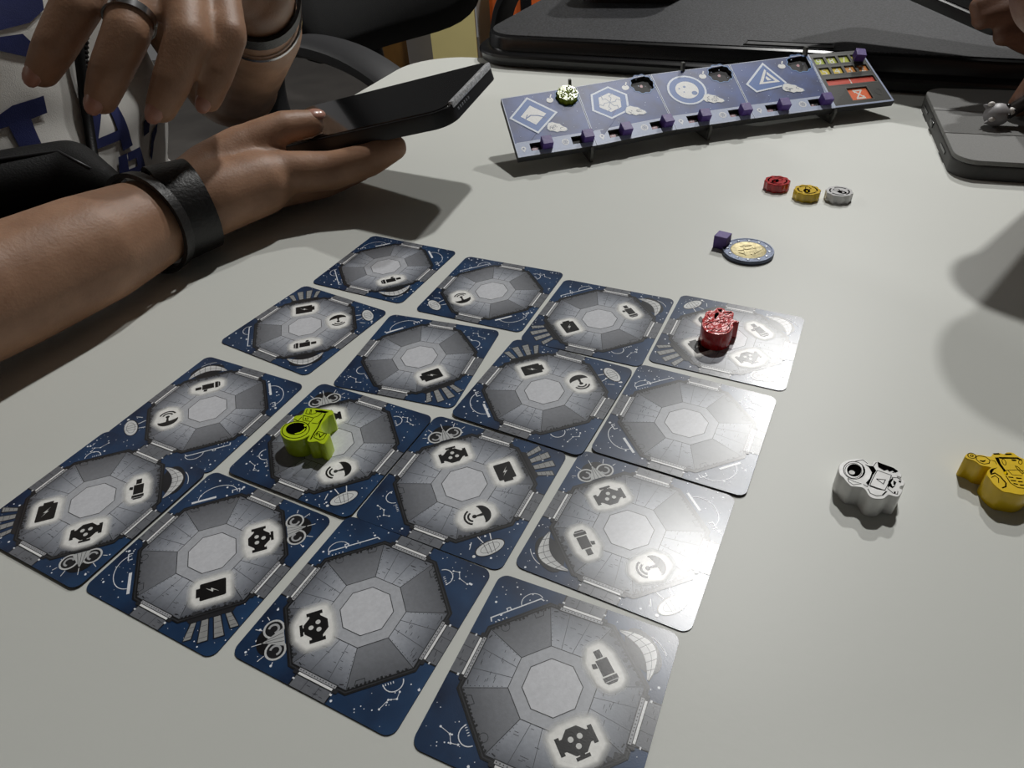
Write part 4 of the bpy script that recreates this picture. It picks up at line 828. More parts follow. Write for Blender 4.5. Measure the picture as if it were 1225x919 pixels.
def add_panel(i):
    P, n, ex = panel_map(i)
    holes = [rect(.185, .075, .45, .195), rect(.715, .075, .975, .195), scallop(.84, .855)]
    vs, fs = holed(P, rect(0.002, 0, .998, 1), holes, 0.0, -0.0022)
    pm = mesh_obj('rocket_panel', vs, fs, M_bedge, board, mats=[M_bedge, M_bblue])
    for p in pm.data.polygons: p.material_index = 1 if p.normal.dot(n) > .95 else 0
    vs, fs = holed(P, rect(0.002, 0, .998, 1), [], -0.00225, -0.0045)
    mesh_obj('panel_backing', vs, fs, M_bbase, pm)
    A = Art(step=0.00002, place=lambda u, v, z: tuple(P(u, v, 0.00003 + z)))
    R = lambda u, v: (u, v)
    pale = (190, 200, 222)
    # lower strip, built around its two slots
    for u0, u1, v0, v1 in ((.002, .185, .0, .225), (.45, .715, .0, .225), (.975, .998, .0, .225), (.185, .45, .0, .075), (.185, .45, .195, .225), (.715, .975, .0, .075), (.715, .975, .195, .225)):
        A.poly(rect(u0, v0, u1, v1), (176, 188, 214), 1)
    A.line([(.03, .228), (.97, .228)], .012, pale, 2)
    A.line([(.008, .005), (.008, .995), (.992, .995), (.992, .005)], .010, (196, 206, 226), 2); A.line([(.01, .012), (.99, .012)], .014, (196, 204, 222), 2)
    for k in range(26):
        r0 = random.uniform(.003, .008); A.disc((random.uniform(.04, .96), random.uniform(.26, .96)), r0, (170, 186, 220), 1, ry=r0 * 1.08, n=6)
    # place pin
    A.disc((.098, .128), .030, (232, 234, 238), 3, ry=.033); A.poly([(.072, .116), (.124, .116), (.098, .062)], (232, 234, 238), 3); A.disc((.098, .128), .012, (120, 130, 160), 4, ry=.013)
    # brain-like badge
    A.disc((.632, .132), .046, (226, 228, 232), 3, ry=.052)
    for a in (0, 1.05, 2.1): A.line([(.632 - .034 * math.cos(a), .132 - .04 * math.sin(a)), (.632 + .034 * math.cos(a), .132 + .04 * math.sin(a))], .008, (150, 158, 178), 4)
    A.line(ellipse((.632, .132), .024, .028, 0, 12), .007, (150, 158, 178), 4, True)
    # apple-like bomb mark
    A.disc((.612, .845), .046, (236, 236, 234), 3, ry=.046); A.line([(.625, .885), (.65, .935)], .016, (236, 236, 234), 3); A.line([(.60, .89), (.63, .875)], .012, (60, 80, 130), 4)
    # ring of light round the token hole
    ring0, ring1 = scallop(.84, .855), scallop(.84, .855, .0098)
    A.strip(ring0, ring1, (120, 170, 232), (60, 90, 150), .9, 0.0, 3)
    # big sign
    c = (.345, .64)
    if i == 0: sh = [(.33, .935), (.64, .625), (.335, .345), (.05, .645)]
    elif i == 1: sh = [(c[0] + .25 * math.cos(a), c[1] + .265 * math.sin(a)) for a in (k * math.pi / 3 + .32 for k in range(6))]
    elif i == 2: sh = ellipse(c, .225, .25, 0, 28)
    else: sh = [(.40, .93), (.10, .60), (.17, .45), (.545, .50), (.56, .545)]
    ins = lambda f: [(c[0] + (u - c[0]) * f, c[1] + (v - c[1]) * f) for u, v in sh]
    if i == 3: c = (.35, .60)
    A.strip(ins(1.0), ins(1.12), (150, 196, 248), (70, 110, 190), .8, 0.0, 3)
    A.poly(ins(.97), (62, 106, 176), 4); A.line(sh, .026, (226, 234, 246), 5, True)
    wt = (238, 238, 236)
    if i == 0:
        A.poly(ins(.56), wt, 6); A.line([(.24, .60), (.31, .64), (.40, .62), (.50, .56)], .016, (84, 110, 160), 7); A.line([(.22, .56), (.27, .66)], .012, (84, 110, 160), 7)
    elif i == 1:
        A.poly(ins(.62), wt, 6)
        for k in range(6):
            a = k * math.pi / 3; A.line([c, (c[0] + .07 * math.cos(a), c[1] + .08 * math.sin(a)), (c[0] + .10 * math.cos(a + .35), c[1] + .11 * math.sin(a + .35)), (c[0] + .15 * math.cos(a), c[1] + .16 * math.sin(a))], .010, (160, 170, 190), 7)
    elif i == 2:
        A.poly(ins(.62), wt, 6); A.disc((.42, .57), .036, (88, 120, 176), 7, ry=.036); A.disc((.33, .70), .018, (120, 146, 190), 7); A.disc((.30, .61), .010, (120, 146, 190), 7); A.disc((.26, .68), .012, (120, 146, 190), 7)
    else:
        A.poly([(.385, .83), (.40, .80), (.30, .60), (.45, .60), (.47, .57), (.24, .57)], wt, 6); A.poly([(.40, .78), (.50, .57), (.46, .57), (.385, .73)], wt, 6); A.poly([(.35, .67), (.37, .70), (.41, .62), (.36, .62)], wt, 6)
    # plume of smoke under the sign
    pl = [(.47, .42), (.50, .47), (.55, .475), (.585, .45), (.63, .43), (.66, .385), (.70, .35), (.705, .315), (.66, .30), (.61, .315), (.57, .305), (.53, .335), (.49, .345), (.465, .38)]
    if i > 0: pl = [(u + .025, v + .045) for u, v in pl]
    A.strip(pl, [(p[0] + (p[0] - .58) * .16, p[1] + (p[1] - .40) * .16) for p in pl], (190, 210, 240), (90, 120, 180), .8, 0, 5)
    A.poly(pl, (238, 238, 234), 8)
    pc = (sum(p[0] for p in pl) / len(pl), sum(p[1] for p in pl) / len(pl))
    for k in range(7):
        q = (pc[0] + random.uniform(-.07, .07), pc[1] + random.uniform(-.035, .035)); A.line(ellipse(q, .02, .018, 0, 8, random.uniform(0, 3), random.uniform(3.5, 5.5)), .007, (120, 126, 140), 9)
    A.build('panel_print', BP, pm)
    # pink marks at the bottom of the slots and of the token hole
    A = Art(step=0.00002, place=lambda u, v, z: tuple(P(u, v, -0.0022 + z)))
    for u in (.245, .775):
        A.disc((u, .135), .036, (206, 160, 170), 1, ry=.040, n=12); A.disc((u, .14), .014, (236, 214, 216), 2, ry=.016, n=8)
        A.build('slot_mark', BP, pm); A = Art(step=0.00002, place=A.place)
    A.poly([(.82, .87), (.85, .89), (.862, .865), (.85, .835), (.828, .84)], (196, 140, 146), 1)
    A.build('hole_mark', BP, pm)
    return P, n, ex
frames = []
for i in range(4): frames.append(add_panel(i))
def frame_quat(n, ex, turn=0.0):
    ey = n.cross(ex).normalized(); M = Matrix((ex, ey, n)).transposed()
    return (M @ Matrix.Rotation(turn, 3, 'Z')).to_quaternion()
nth = ['first', 'second', 'third', 'fourth', 'fifth', 'sixth', 'seventh', 'eighth']
for i in range(4):
    P, n, ex = frames[i]
    for j, u in enumerate((.388, .912)):
        cube(Vector(P(u, .132, -0.0020)) + W(*bo), frame_quat(n, ex, random.uniform(-.05, .05)), 'purple cube in the %s slot from the left of the sloping board' % nth[i * 2 + j])
P, n, ex = frames[0]
tk = token(Vector(P(.848, .868, -0.0020)) + W(*bo), 0, (176, 196, 60), 'glittery lime green token set in the first panel of the sloping board', frame_quat(n, ex, .5), False, 'scalloped_token', 0.16, 0.5)
bm = bmesh.new()
for k in range(60):
    a, r0 = random.uniform(0, 6.283), .0066 * math.sqrt(random.random()); q = Quaternion((random.random(), random.random(), random.random(), random.random())).normalized().to_matrix()
    bm_box(bm, (r0 * math.cos(a), r0 * math.sin(a), 0.0050), (.0011, .0009, .0005), q)
tag(bm_obj('glitter_flakes', bm, mat('lime_glitter', rgb(206, 222, 110), 0.12, var=0.6, scale=900, coat=0.6, var_col=rgb(96, 116, 20)), tk), kind='stuff')
# number panel
P, n, ex = panel_map(4)
rows = []
wins = []
COLS4 = [(.055, .235), (.285, .465), (.515, .695), (.745, .925)]
for k in range(4): wins.append((COLS4[k][0], .795, COLS4[k][1], .925, '9876'[k], [(150, 164, 40), (156, 164, 36), (160, 168, 40), (168, 166, 40)][k]))
for k in range(4): wins.append((COLS4[k][0], .600, COLS4[k][1], .725, '5432'[k], [(188, 170, 36), (196, 170, 40), (188, 124, 44), (184, 110, 36)][k]))
wins.append((.075, .395, .925, .510, '1', (184, 62, 40)))
wins.append((.34, .095, .69, .315, None, (206, 92, 40)))
vs, fs = holed(P, rect(-.06, 0, 1, 1), [rect(a, b, c, d) for a, b, c, d, _, _ in wins], 0.0, -0.0009)
M_bdark = mat('number_panel_dark', rgb(52, 52, 46), 0.45, var=0.2, scale=120)
pm = mesh_obj('number_panel', vs, fs, M_bedge, board, mats=[M_bedge, M_bdark])
for p in pm.data.polygons: p.material_index = 1 if p.normal.dot(n) > .95 else 0
vs, fs = holed(P, rect(-.06, 0, 1, 1), [], -0.00095, -0.0045)
mesh_obj('panel_backing', vs, fs, M_bbase, pm)
A = Art(step=0.00002, place=lambda u, v, z: tuple(P(u, v, -0.0009 + z)))
W5, H5 = 0.042, 0.052
for a, b, c, d, tx, colr in wins:
    A.poly(rect(a, b, c, d), tuple(min(255, int(q * 1.2)) for q in colr), 1)
    cu, cv = (a + c) / 2, (b + d) / 2
    if tx:
        for f in text_faces(tx, 0.0086): A.poly([(cu + x / W5, cv - .005 + y / H5) for x, y in f], (238, 238, 226), 3)
    else:
        wt = (238, 232, 222)
        A.line([(cu - .08, cv + .07), (cu + .08, cv + .07)], .028, wt, 3); A.line([(cu - .08, cv - .07), (cu + .08, cv - .07)], .028, wt, 3)
        A.line([(cu - .06, cv + .06), (cu + .06, cv - .06)], .022, wt, 3); A.line([(cu + .06, cv + .06), (cu - .06, cv - .06)], .022, wt, 3)
        A.line([(cu - .06, cv + .06), (cu - .06, cv + .03)], .02, wt, 3); A.line([(cu + .06, cv - .06), (cu + .06, cv - .03)], .02, wt, 3)
A.build('number_print', BP, pm)
A = Art(step=0.00002, place=lambda u, v, z: tuple(P(u, v, 0.00003 + z)))
A.poly(rect(-.058, .002, .012, .998), (138, 150, 178), 1); A.line([(.004, .004), (.004, .996)], .014, (186, 198, 220), 2); A.line([(-.05, .004), (-.05, .996)], .012, (186, 198, 220), 2)
A.line([(.0, .016), (.985, .016)], .028, (168, 180, 206), 2); A.line([(.982, .01), (.982, .99)], .030, (168, 180, 206), 2)
for vv, rr in ((.78, .028), (.48, .026)): A.line(ellipse((-.024, vv), rr * .9, rr * 1.4, 0, 14), .008, (74, 86, 120), 3, True)
for vv in (.66, .62, .58, .18, .14, .10): A.line([(-.04, vv), (-.01, vv)], .012, (84, 96, 128), 3)
for vv in (.26, .20, .14): A.line([(.16, vv), (.20, vv)], .01, (88, 88, 80), 3)
A.line(ellipse((.84, .2), .05, .06, 0, 14), .008, (74, 74, 68), 3, True)
for a, b, c, d, _, _ in wins: A.line(rect(a - .012, b - .012, c + .012, d + .012), .008, (110, 110, 100), 2, True)
A.build('panel_print', BP, pm)
cube(Vector(P(.86, .855, -0.0016)) + W(*bo), frame_quat(n, ex, -.25), 'purple cube on the number panel covering the six')
# stands: thin slotted card feet under the board
M_stand = mat('stand_card', rgb(84, 84, 80), 0.7, var=0.2, scale=200)
for i, u in ((0, .93), (2, .42), (4, -.03)):
    P, n, ex = panel_map(i)
    f0, f1 = Vector(P(u, -.02, 0.0)), Vector(P(u, 1.02, 0.0))
    z0 = 0.0003
    pr = [(f0.x, f0.y + .0005, z0), (f1.x, f1.y + .006, z0), (f1.x, f1.y + .004, f1.z + .004), (f1.x, f1.y - .001, f1.z + .0045), (f1.x - 0, f1.y - .003, f1.z - .0056), (f0.x, f0.y + .004, f0.z - .0052), (f0.x, f0.y - .0015, f0.z + .0006), (f0.x, f0.y - .0028, f0.z - .001)]
    d = Vector((.0009, .0002, 0)); vs = [Vector(p) - d for p in pr] + [Vector(p) + d for p in pr]; m = len(pr)
    fs = [tuple(range(m))[::-1], tuple(range(m, 2 * m))] + [(k, (k + 1) % m, m + (k + 1) % m, m + k) for k in range(m)]
    mesh_obj('stand', vs, fs, M_stand, board)

# ================================================================ tablet in folio cover
M_folio = mat('grey_folio', rgb(128, 128, 126), 0.75, var=0.10, scale=900, bump=0.25, bscale=1500)
M_tside = mat('tablet_case_dark', rgb(64, 63, 62), 0.5, var=0.15, scale=300)
td = Vector((0.34, 0.9404, 0)); tl = Vector((0.9404, -0.34, 0))
t_c = Vector((0.2945, 0.4535, 0)) + tl * 0.100
t = thing('tablet', 'tablet in a grey folio cover lying at the right edge of the table', 'tablet', W(*t_c), math.atan2(tl.y, tl.x))
bm = bmesh.new(); prism(bm, rrect(.200, .142, .015, 8), 0.0, 0.0085, 0.001); bm_obj('case_body', bm, M_tside, t, True, 35)
ys = (-.0705, -.0245, .0195, .0705)
FOL = rrect(.199, .141, .0145, 8)
for k in range(3):
    y0, y1 = ys[k] + .0004, ys[k + 1] - .0004
    pts = [(x, min(max(y, y0), y1)) for x, y in FOL]
    q = []
    for p in pts:
        if not q or (Vector(p) - Vector(q[-1])).length > 1e-6: q.append(p)
    if (Vector(q[0]) - Vector(q[-1])).length < 1e-6: q.pop()
    bm = bmesh.new(); prism(bm, q, 0.0087, 0.0113, 0.0005); bm_obj('cover_section', bm, M_folio, t, True, 35)
box_obj('side_button', (-.1002, .012, .0050), (.0012, .010, .0035), M_black2, t, bevel=.0004)
box_obj('speaker_slot', (-.1001, .040, .0050), (.0008, .016, .0016), M_black2, t)
box_obj('speaker_slot', (-.1001, -.035, .0050), (.0008, .016, .0016), M_black2, t)

# ================================================================ phone in the hand
O_, E2, E1, EN, PW = (Vector(v) if isinstance(v, tuple) else v for v in PHONE_FRAME)
PLEN = 0.152
pc_ = W(*O_) + E2 * PLEN / 2 + E1 * PW / 2 - EN * 0.0095
t = thing('smartphone', 'dark smartphone in a black case held above the table', 'phone', pc_)
t.rotation_mode = 'QUATERNION'; t.rotation_quaternion = Matrix((-E2, E1, EN)).transposed().to_quaternion() if (-E2).cross(E1).dot(EN) > 0 else Matrix((E2, E1, EN)).transposed().to_quaternion()
M_pcase = mat('phone_case_black', rgb(22, 22, 24), 0.38, var=0.1, scale=200)
M_glass = mat('phone_glass', rgb(10, 10, 12), 0.06, spec=0.5, var=0.2, scale=30, coat=0.6)
bm = bmesh.new(); prism(bm, rrect(PLEN, PW, .011, 8), 0.0, 0.0088, 0.0008); bm_obj('case', bm, M_pcase, t, True, 35)
bm = bmesh.new(); prism(bm, rrect(PLEN - .0048, PW - .0048, .009, 8), 0.0080, 0.0094, 0.0004); bm_obj('screen', bm, M_glass, t, True, 35)
sgn = 1 if (-E2).cross(E1).dot(EN) > 0 else -1
bm = bmesh.new(); bm_box(bm, (sgn * (PLEN / 2 - .0008), 0, 0.0086), (.0030, PW - .018, .0036), bevel=.0005); bm_obj('metal_rim', bm, mat('phone_metal', rgb(226, 228, 232), 0.3, 0.2, var=0.5, scale=700), t, True, 40)
bm = bmesh.new()
for k in range(6): bm_box(bm, (sgn * (PLEN / 2 + .0001), -PW / 2 + .014 + .003 * k, .0045), (.0006, .0013, .0013))
tag(bm_obj('speaker_holes', bm, mat('phone_holes', rgb(120, 122, 126), 0.4, var=0.2), t), kind='stuff')
# ================================================================ people
def skin_mat(name, c1, c2):
    return mat(name, rgb(*c1), 0.5, spec=0.4, var_col=rgb(*c2), scale=60, bump=0.18, bscale=700, sss=0.12, detail=6)
M_skin = skin_mat('skin_tan', (168, 130, 104), (148, 112, 88))
M_skin2 = skin_mat('skin_brown', (120, 86, 68), (104, 72, 56))
M_nail = mat('fingernail', rgb(184, 134, 116), 0.3, var=0.1, scale=200, coat=0.3)
def clampz(js, pad=0.002):
    return [(a, b, max(c, r + pad), r) for a, b, c, r in js]
def V(x, y, z): return Vector((x, y, z + TZ))
def nails(js, facing, parent, r_scale=0.62):
    """nail plate on the back of a fingertip"""
    a, b = Vector(js[-2][:3]), Vector(js[-1][:3]); r = js[-1][3]
    ax = (b - a).normalized(); up = (Vector(facing) - ax * ax.dot(Vector(facing))).normalized(); sd = ax.cross(up)
    M = Matrix((ax, sd, up)).transposed()
    bm = bmesh.new(); k = bmesh.ops.create_uvsphere(bm, u_segments=14, v_segments=8, radius=1.0)
    bmesh.ops.transform(bm, matrix=Matrix.Translation(W(*(b + up * r * .66 + ax * r * .25))) @ M.to_4x4() @ Matrix.Diagonal((r * .85, r * r_scale, r * .36, 1)), verts=k['verts'])
    return bm_obj('fingernail', bm, M_nail, parent, True)

# ---- seated person holding the phone (left of the picture)
Fw = Vector((0.92, -0.38, 0)).normalized(); Sd = Vector((0.38, 0.92, 0)).normalized()     # facing, towards the person's left
TC = Vector((-0.415, 0.565, 0))
J = JOINT
r_wrist = Vector(J['r_arm'][2][:3])
r_elbow = Vector((-0.300, 0.165, 0.050)); r_sh = TC - Sd * .185 + Vector((0, 0, .265)) + Fw * .0
l_elbow = Vector(J['l_arm'][0][:3]) + Vector((-.012, .008, -.004)); l_sh = TC + Sd * .185 + Vector((0, 0, .265))
parts = []
parts += [(W(*r_sh), .052, W(*r_elbow), .037), (W(*r_elbow), .037, W(*J['r_arm'][0][:3]), .0275)]
ra = [(*J['r_arm'][0][:3], .0275), (*J['r_arm'][1][:3], .0262), (*J['r_arm'][2][:3], .0212)]
parts += chain(clampz(ra))
parts += chain(clampz(J['r_palm'])) + chain(J['r_thenar']) + chain(J['r_thumb'])
fing = {k: clampz(J[k], .003) for k in ('r_index', 'r_middle', 'r_ring', 'r_pinky')}
for k, js in fing.items():
    parts += chain(js)
    wr = clampz([J['r_palm'][0]])[0]
    parts += [(W(*wr[:3]), .0155, W(*js[0][:3]), js[0][3])]
parts += [(W(*l_sh), .050, W(*l_elbow), .040), (W(*l_elbow), .038, W(*J['l_arm'][1][:3]), .033)] + chain(J['l_arm'][1:]) + chain(J['l_palm']) + chain(J['l_palm2'])
for k in ('l_index', 'l_middle', 'l_ring', 'l_pinky', 'l_thumb'):
    parts += chain(J[k])
    if k != 'l_thumb': parts += [(W(*J['l_palm'][0][:3]), .016, W(*J[k][0][:3]), J[k][0][3])]
# neck and head (above the frame)
nk = TC + Vector((0, 0, .33)); hd = TC + Fw * .045 + Vector((0, 0, .52))
parts += [(W(*nk), .062, W(*(nk + Vector((0, 0, .12)) + Fw * .02)), .052), ('e', W(*hd), (.078, .092, .112), Matrix((Sd, Fw, Vector((0, 0, 1)))).transposed())]
parts += [(W(*(hd + Fw * .07 + Vector((0, 0, -.075)))), .035, W(*(hd + Fw * .02 + Vector((0, 0, -.06)))), .05), (W(*(hd + Fw * .090 + Vector((0, 0, .01)))), .010, W(*(hd + Fw * .106 + Vector((0, 0, -.025)))), .014)]
for s in (-1, 1): parts += [('e', W(*(hd + Sd * s * .078 + Vector((0, 0, -.01)))), (.010, .020, .030), Matrix((Sd, Fw, Vector((0, 0, 1)))).transposed())]
parts += [(W(*r_sh), .05, W(*l_sh), .05)]
person = blob('person', parts, 0.0021, 7, M_skin)
tag(person, 'person in a white and blue shirt holding a phone over the table', 'person')
for js in (J['l_index'], J['l_middle'], J['l_ring'], J['l_pinky']): nails(js, (0.1, -0.75, 0.45), person)
nails(J['r_thumb'], (0.1, -.35, 1), person)
# face and hair
M_eye = mat('eye', rgb(40, 30, 26), 0.2, var=0.1)
for s in (-1, 1):
    bm = bmesh.new(); k = bmesh.ops.create_uvsphere(bm, u_segments=14, v_segments=10, radius=.011); bmesh.ops.translate(bm, vec=W(*(hd + Fw * .082 + Sd * s * .031 + Vector((0, 0, .012)))), verts=k['verts']); bm_obj('eye', bm, M_eye, person, True)
bm = bmesh.new(); tube(bm, [W(*(hd + Fw * (.098 - abs(k) * .0022) + Sd * k * .006 + Vector((0, 0, -.055 + abs(k) * .0008)))) for k in range(-4, 5)], .0042, 8); bm_obj('mouth', bm, mat('lips', rgb(150, 84, 76), 0.4, var=0.1), person, True)
M_hair = mat('dark_hair', rgb(30, 24, 22), 0.55, var=0.4, scale=300, bump=0.6, bscale=400)
blob('hair', [('e', W(*(hd - Fw * .014 + Vector((0, 0, .026)))), (.086, .094, .106), Matrix((Sd, Fw, Vector((0, 0, 1)))).transposed()), ('e', W(*(hd - Fw * .045 + Vector((0, 0, -.03)))), (.075, .055, .085), Matrix((Sd, Fw, Vector((0, 0, 1)))).transposed())], .006, 3, M_hair, person)

# shirt: soft folded jersey, sleeves to the elbow side
def shirt_finish(me):
    new = []
    for v in me.vertices:
        p = v.co.copy(); w = noise.noise(Vector((p.x * 7, p.y * 7, p.z * 16))) * .010 + noise.noise(Vector((p.x * 22, p.y * 22, p.z * 34 + 4))) * .0035
        q = p + v.normal * w; new += [q.x, q.y, q.z]
    me.vertices.foreach_set('co', new); me.update()
M_shirt = mat('white_jersey', rgb(228, 226, 220), 0.85, var=0.06, scale=30, bump=0.3, bscale=1400, sheen=0.15)
MF = Matrix((Sd, Fw, Vector((0, 0, 1)))).transposed()
sp = [('e', W(*(TC + Vector((0, 0, .10)))), (.185, .118, .30), MF), ('e', W(*(TC + Vector((0, 0, .22)))), (.205, .105, .13), MF), ('e', W(*(TC + Vector((0, 0, -.16)))), (.18, .125, .22), MF)]
for sh, el in ((r_sh, r_elbow), (l_sh, l_elbow)):
    mid = sh.lerp(el, .52); sp += [(W(*sh), .070, W(*mid), .062)]
shirt = blob('shirt', sp, .0055, 8, M_shirt, person, finish=shirt_finish)
# dark trousers and shoes, under the table
M_tr = mat('dark_trousers', rgb(34, 36, 44), 0.8, var=0.2, scale=80, bump=0.2)
hip = TC + Vector((0, 0, -.150))
tp = [('e', W(*(hip + Vector((0, 0, .02)))), (.17, .13, .10), MF)]
shoes = []
for s in (-1, 1):
    h0 = hip + Sd * s * .09; kn = h0 + Fw * .40 + Vector((0, 0, .0)); an = Vector((kn.x, kn.y, -TZ + .09)) + Fw * .03
    tp += [(W(*h0), .085, W(*kn), .062), (W(*kn), .06, W(*an), .042)]
    shoes.append((W(*(an + Vector((0, 0, -.05)))), .036, W(*(an + Fw * .15 + Vector((0, 0, -.058)))), .030))
blob('trousers', tp, .008, 6, M_tr, person)
for q in shoes: blob('shoe', [q], .006, 3, mat('dark_shoe', rgb(40, 40, 44), 0.5, var=0.2), person)

make_chair((TC.x, TC.y, 0.0), math.atan2(Fw.y, Fw.x), 'black office chair the person in the white shirt sits on', arms=False)
# printed letters laid onto the jersey
_bv = BVHTree.FromPolygons([v.co.copy() for v in shirt.data.vertices], [tuple(p.vertices) for p in shirt.data.polygons])
def on_shirt(side, up, off=.0012):
    """point of the jersey front, side = metres to the person's left, up = metres above the table"""
    o = W(*(TC + Sd * side + Vector((0, 0, up)) + Fw * .4)); h = _bv.ray_cast(o, -Fw)
    return (h[0] + h[1] * off) if h[0] else None
def shirt_print(name, loops, mat_):
    """loops: convex-ish polygons in (side, up); refined and laid on the cloth"""
    vs, fs = [], []
    for L_ in loops:
        bm = bmesh.new(); f = bm.faces.new([bm.verts.new((a, b, 0)) for a, b in L_]); bmesh.ops.triangulate(bm, faces=[f])
        for _ in range(5):
            es = [e for e in bm.edges if e.calc_length() > .006]
            if not es: break
            bmesh.ops.subdivide_edges(bm, edges=es, cuts=1); bmesh.ops.triangulate(bm, faces=[f for f in bm.faces if len(f.verts) > 3])
        base = len(vs); bm.verts.index_update(); pts = [on_shirt(v.co.x, v.co.y) for v in bm.verts]
        fs += [tuple(base + v.index for v in f.verts) for f in bm.faces if all(pts[v.index] is not None for v in f.verts)]
        vs += [p if p is not None else Vector((0, 0, 0)) for p in pts]; bm.free()
    return mesh_obj(name, vs, fs, mat_, shirt, True)
M_navy = mat('jersey_navy', rgb(26, 36, 92), 0.8, var=0.15, scale=60, bump=0.3, bscale=1400)
for k, L_ in SHIRT_LOOPS: shirt_print(k, L_, M_navy)

# band, cord and bangle worn on the arms
M_leather = mat('black_leather', rgb(20, 17, 16), 0.45, var=0.3, scale=200, bump=0.3, bscale=600)
def cuff(name, a, b, ra_, rb_, th, m, flat=1.0, upv=(0, 0, 1)):
    a, b = W(*a), W(*b); ax = (b - a).normalized(); up = Vector(upv); up = (up - ax * ax.dot(up)).normalized(); sd = ax.cross(up)
    bm = bmesh.new(); n = 40; R = []
    for k in range(n):
        c, s = math.cos(2 * math.pi * k / n), math.sin(2 * math.pi * k / n)
        R.append([bm.verts.new(p + (up * c * flat + sd * s) * r) for p, r in ((a, ra_), (b, rb_), (b, rb_ + th), (a, ra_ + th))])
    for k in range(n):
        A, B = R[k], R[(k + 1) % n]
        for j in range(4): bm.faces.new((A[j], A[(j + 1) % 4], B[(j + 1) % 4], B[j]))
    return bm_obj(name, bm, m, person, True, 50)
w0 = Vector(clampz([ra[1]])[0][:3]); w1 = Vector(clampz([ra[2]])[0][:3]); w2 = Vector(clampz([J['r_palm'][1]])[0][:3])
cuff('leather_wristband', w1.lerp(w2, -.12), w1.lerp(w2, .62), .0236, .0222, .0022, M_leather)
cuff('black_cord', w1.lerp(w0, .36), w1.lerp(w0, .24), .0248, .0240, .0024, M_leather)
M_chrome = mat('silver_metal', rgb(200, 200, 202), 0.18, 1.0, var=0.1)
b0, b1 = Vector(J['l_arm'][1][:3]), Vector(J['l_arm'][2][:3])
cuff('silver_bangle', b0.lerp(b1, .32), b0.lerp(b1, .36), .0305, .0300, .0014, M_chrome)
cuff('watch_strap', b0.lerp(b1, .62), b0.lerp(b1, .80), .0285, .0275, .0022, M_leather)
f0, f1 = Vector(J['l_middle'][0][:3]), Vector(J['l_middle'][1][:3])
cuff('silver_ring', f0.lerp(f1, .80), f0.lerp(f1, .88), .0112, .0111, .0011, M_chrome)
# lanyard of beads round the neck, hanging to the bag
bm = bmesh.new()
for k in range(46):
    u_ = k / 45; p = on_shirt(LANYARD[0][0] * (1 - u_) + LANYARD[1][0] * u_, LANYARD[0][1] * (1 - u_) + LANYARD[1][1] * u_, .004)
    if p is not None:
        q = bmesh.ops.create_icosphere(bm, subdivisions=1, radius=.0026); bmesh.ops.translate(bm, vec=p, verts=q['verts'])
tag(bm_obj('bead_lanyard', bm, M_leather, person, True), kind='stuff')

# black crossbody bag in front of the body
M_bag = mat('black_nylon', rgb(9, 9, 10), 0.6, spec=0.3, var=0.3, scale=120, bump=0.3, bscale=900)
bg = [Vector(q[:3]) for q in J['bag']]
t = thing('crossbody_bag', 'black crossbody bag between the white shirt and the forearm', 'bag', W(*bg[1]))
L0 = lambda v: Vector(v) - bg[1]
dn = Vector((-.004, .008, -.030))
blob('bag_body', [(L0(bg[0]), .021, L0(bg[1]), .0205), (L0(bg[1]), .0205, L0(bg[2]), .006), (L0(bg[0]) + dn, .021, L0(bg[1]) + dn, .019), (L0(bg[1]) + dn, .018, L0(bg[2]) + dn * .4, .006)], .003, 6, M_bag, t)
up_ = Vector((.004, -.010, .018)); bm = bmesh.new(); tube(bm, [L0(bg[0]) + up_ * 1.05, L0(bg[0].lerp(bg[1], .5)) + up_ * 1.05, L0(bg[1]) + up_ * .95, L0(bg[1].lerp(bg[2], .5)) + up_ * .6], .0012, 8); bm_obj('zip', bm, mat('zip_grey', rgb(50, 50, 52), 0.4, 0.5, var=0.3, scale=900), t, True)
bm = bmesh.new(); sp0 = on_shirt(LANYARD[1][0], LANYARD[1][1], .004) - W(0, 0, 0) - bg[1]
tube(bm, [L0(bg[1]) + Vector((0, 0, .012)), (L0(bg[1]) + Vector((0, 0, .016))).lerp(sp0, .5), sp0] + [on_shirt(LANYARD[1][0] * (1 - u) + (LANYARD[0][0] - .02) * u, LANYARD[1][1] * (1 - u) + LANYARD[0][1] * u, .005) - W(0, 0, 0) - bg[1] for u in (.3, .6, .9)], .0036, 10); bm_obj('strap', bm, M_bag, t, True)

# ---- second person at the right: hand with a dark device, other hand over the tablet
sp_ = []
wr = Vector((0.448, 0.512, 0.082)); el = Vector((0.66, 0.56, 0.085)); sh2 = Vector((0.84, 0.42, 0.30))
hp = J['s_hand']
sp_ += chain(hp) + [(W(*hp[1][:3]), .021, W(*wr), .023), (W(*wr), .025, W(*el), .038), (W(*el), .040, W(*sh2), .052)]
for k in ('s_f1', 's_f2', 's_f3'): sp_ += chain(J[k])
th = [Vector((0.392, 0.512, 0.086)), Vector((0.368, 0.520, 0.094)), Vector((0.348, 0.522, 0.090))]
sp_ += [(W(*th[0]), .0125, W(*th[1]), .0105), (W(*th[1]), .0105, W(*th[2]), .0085)]
pk = [Vector((0.378, 0.482, 0.049)), Vector((0.360, 0.482, 0.047)), Vector((0.350, 0.484, 0.050))]
sp_ += [(W(*pk[0]), .009, W(*pk[1]), .008), (W(*pk[1]), .008, W(*pk[2]), .0068)]
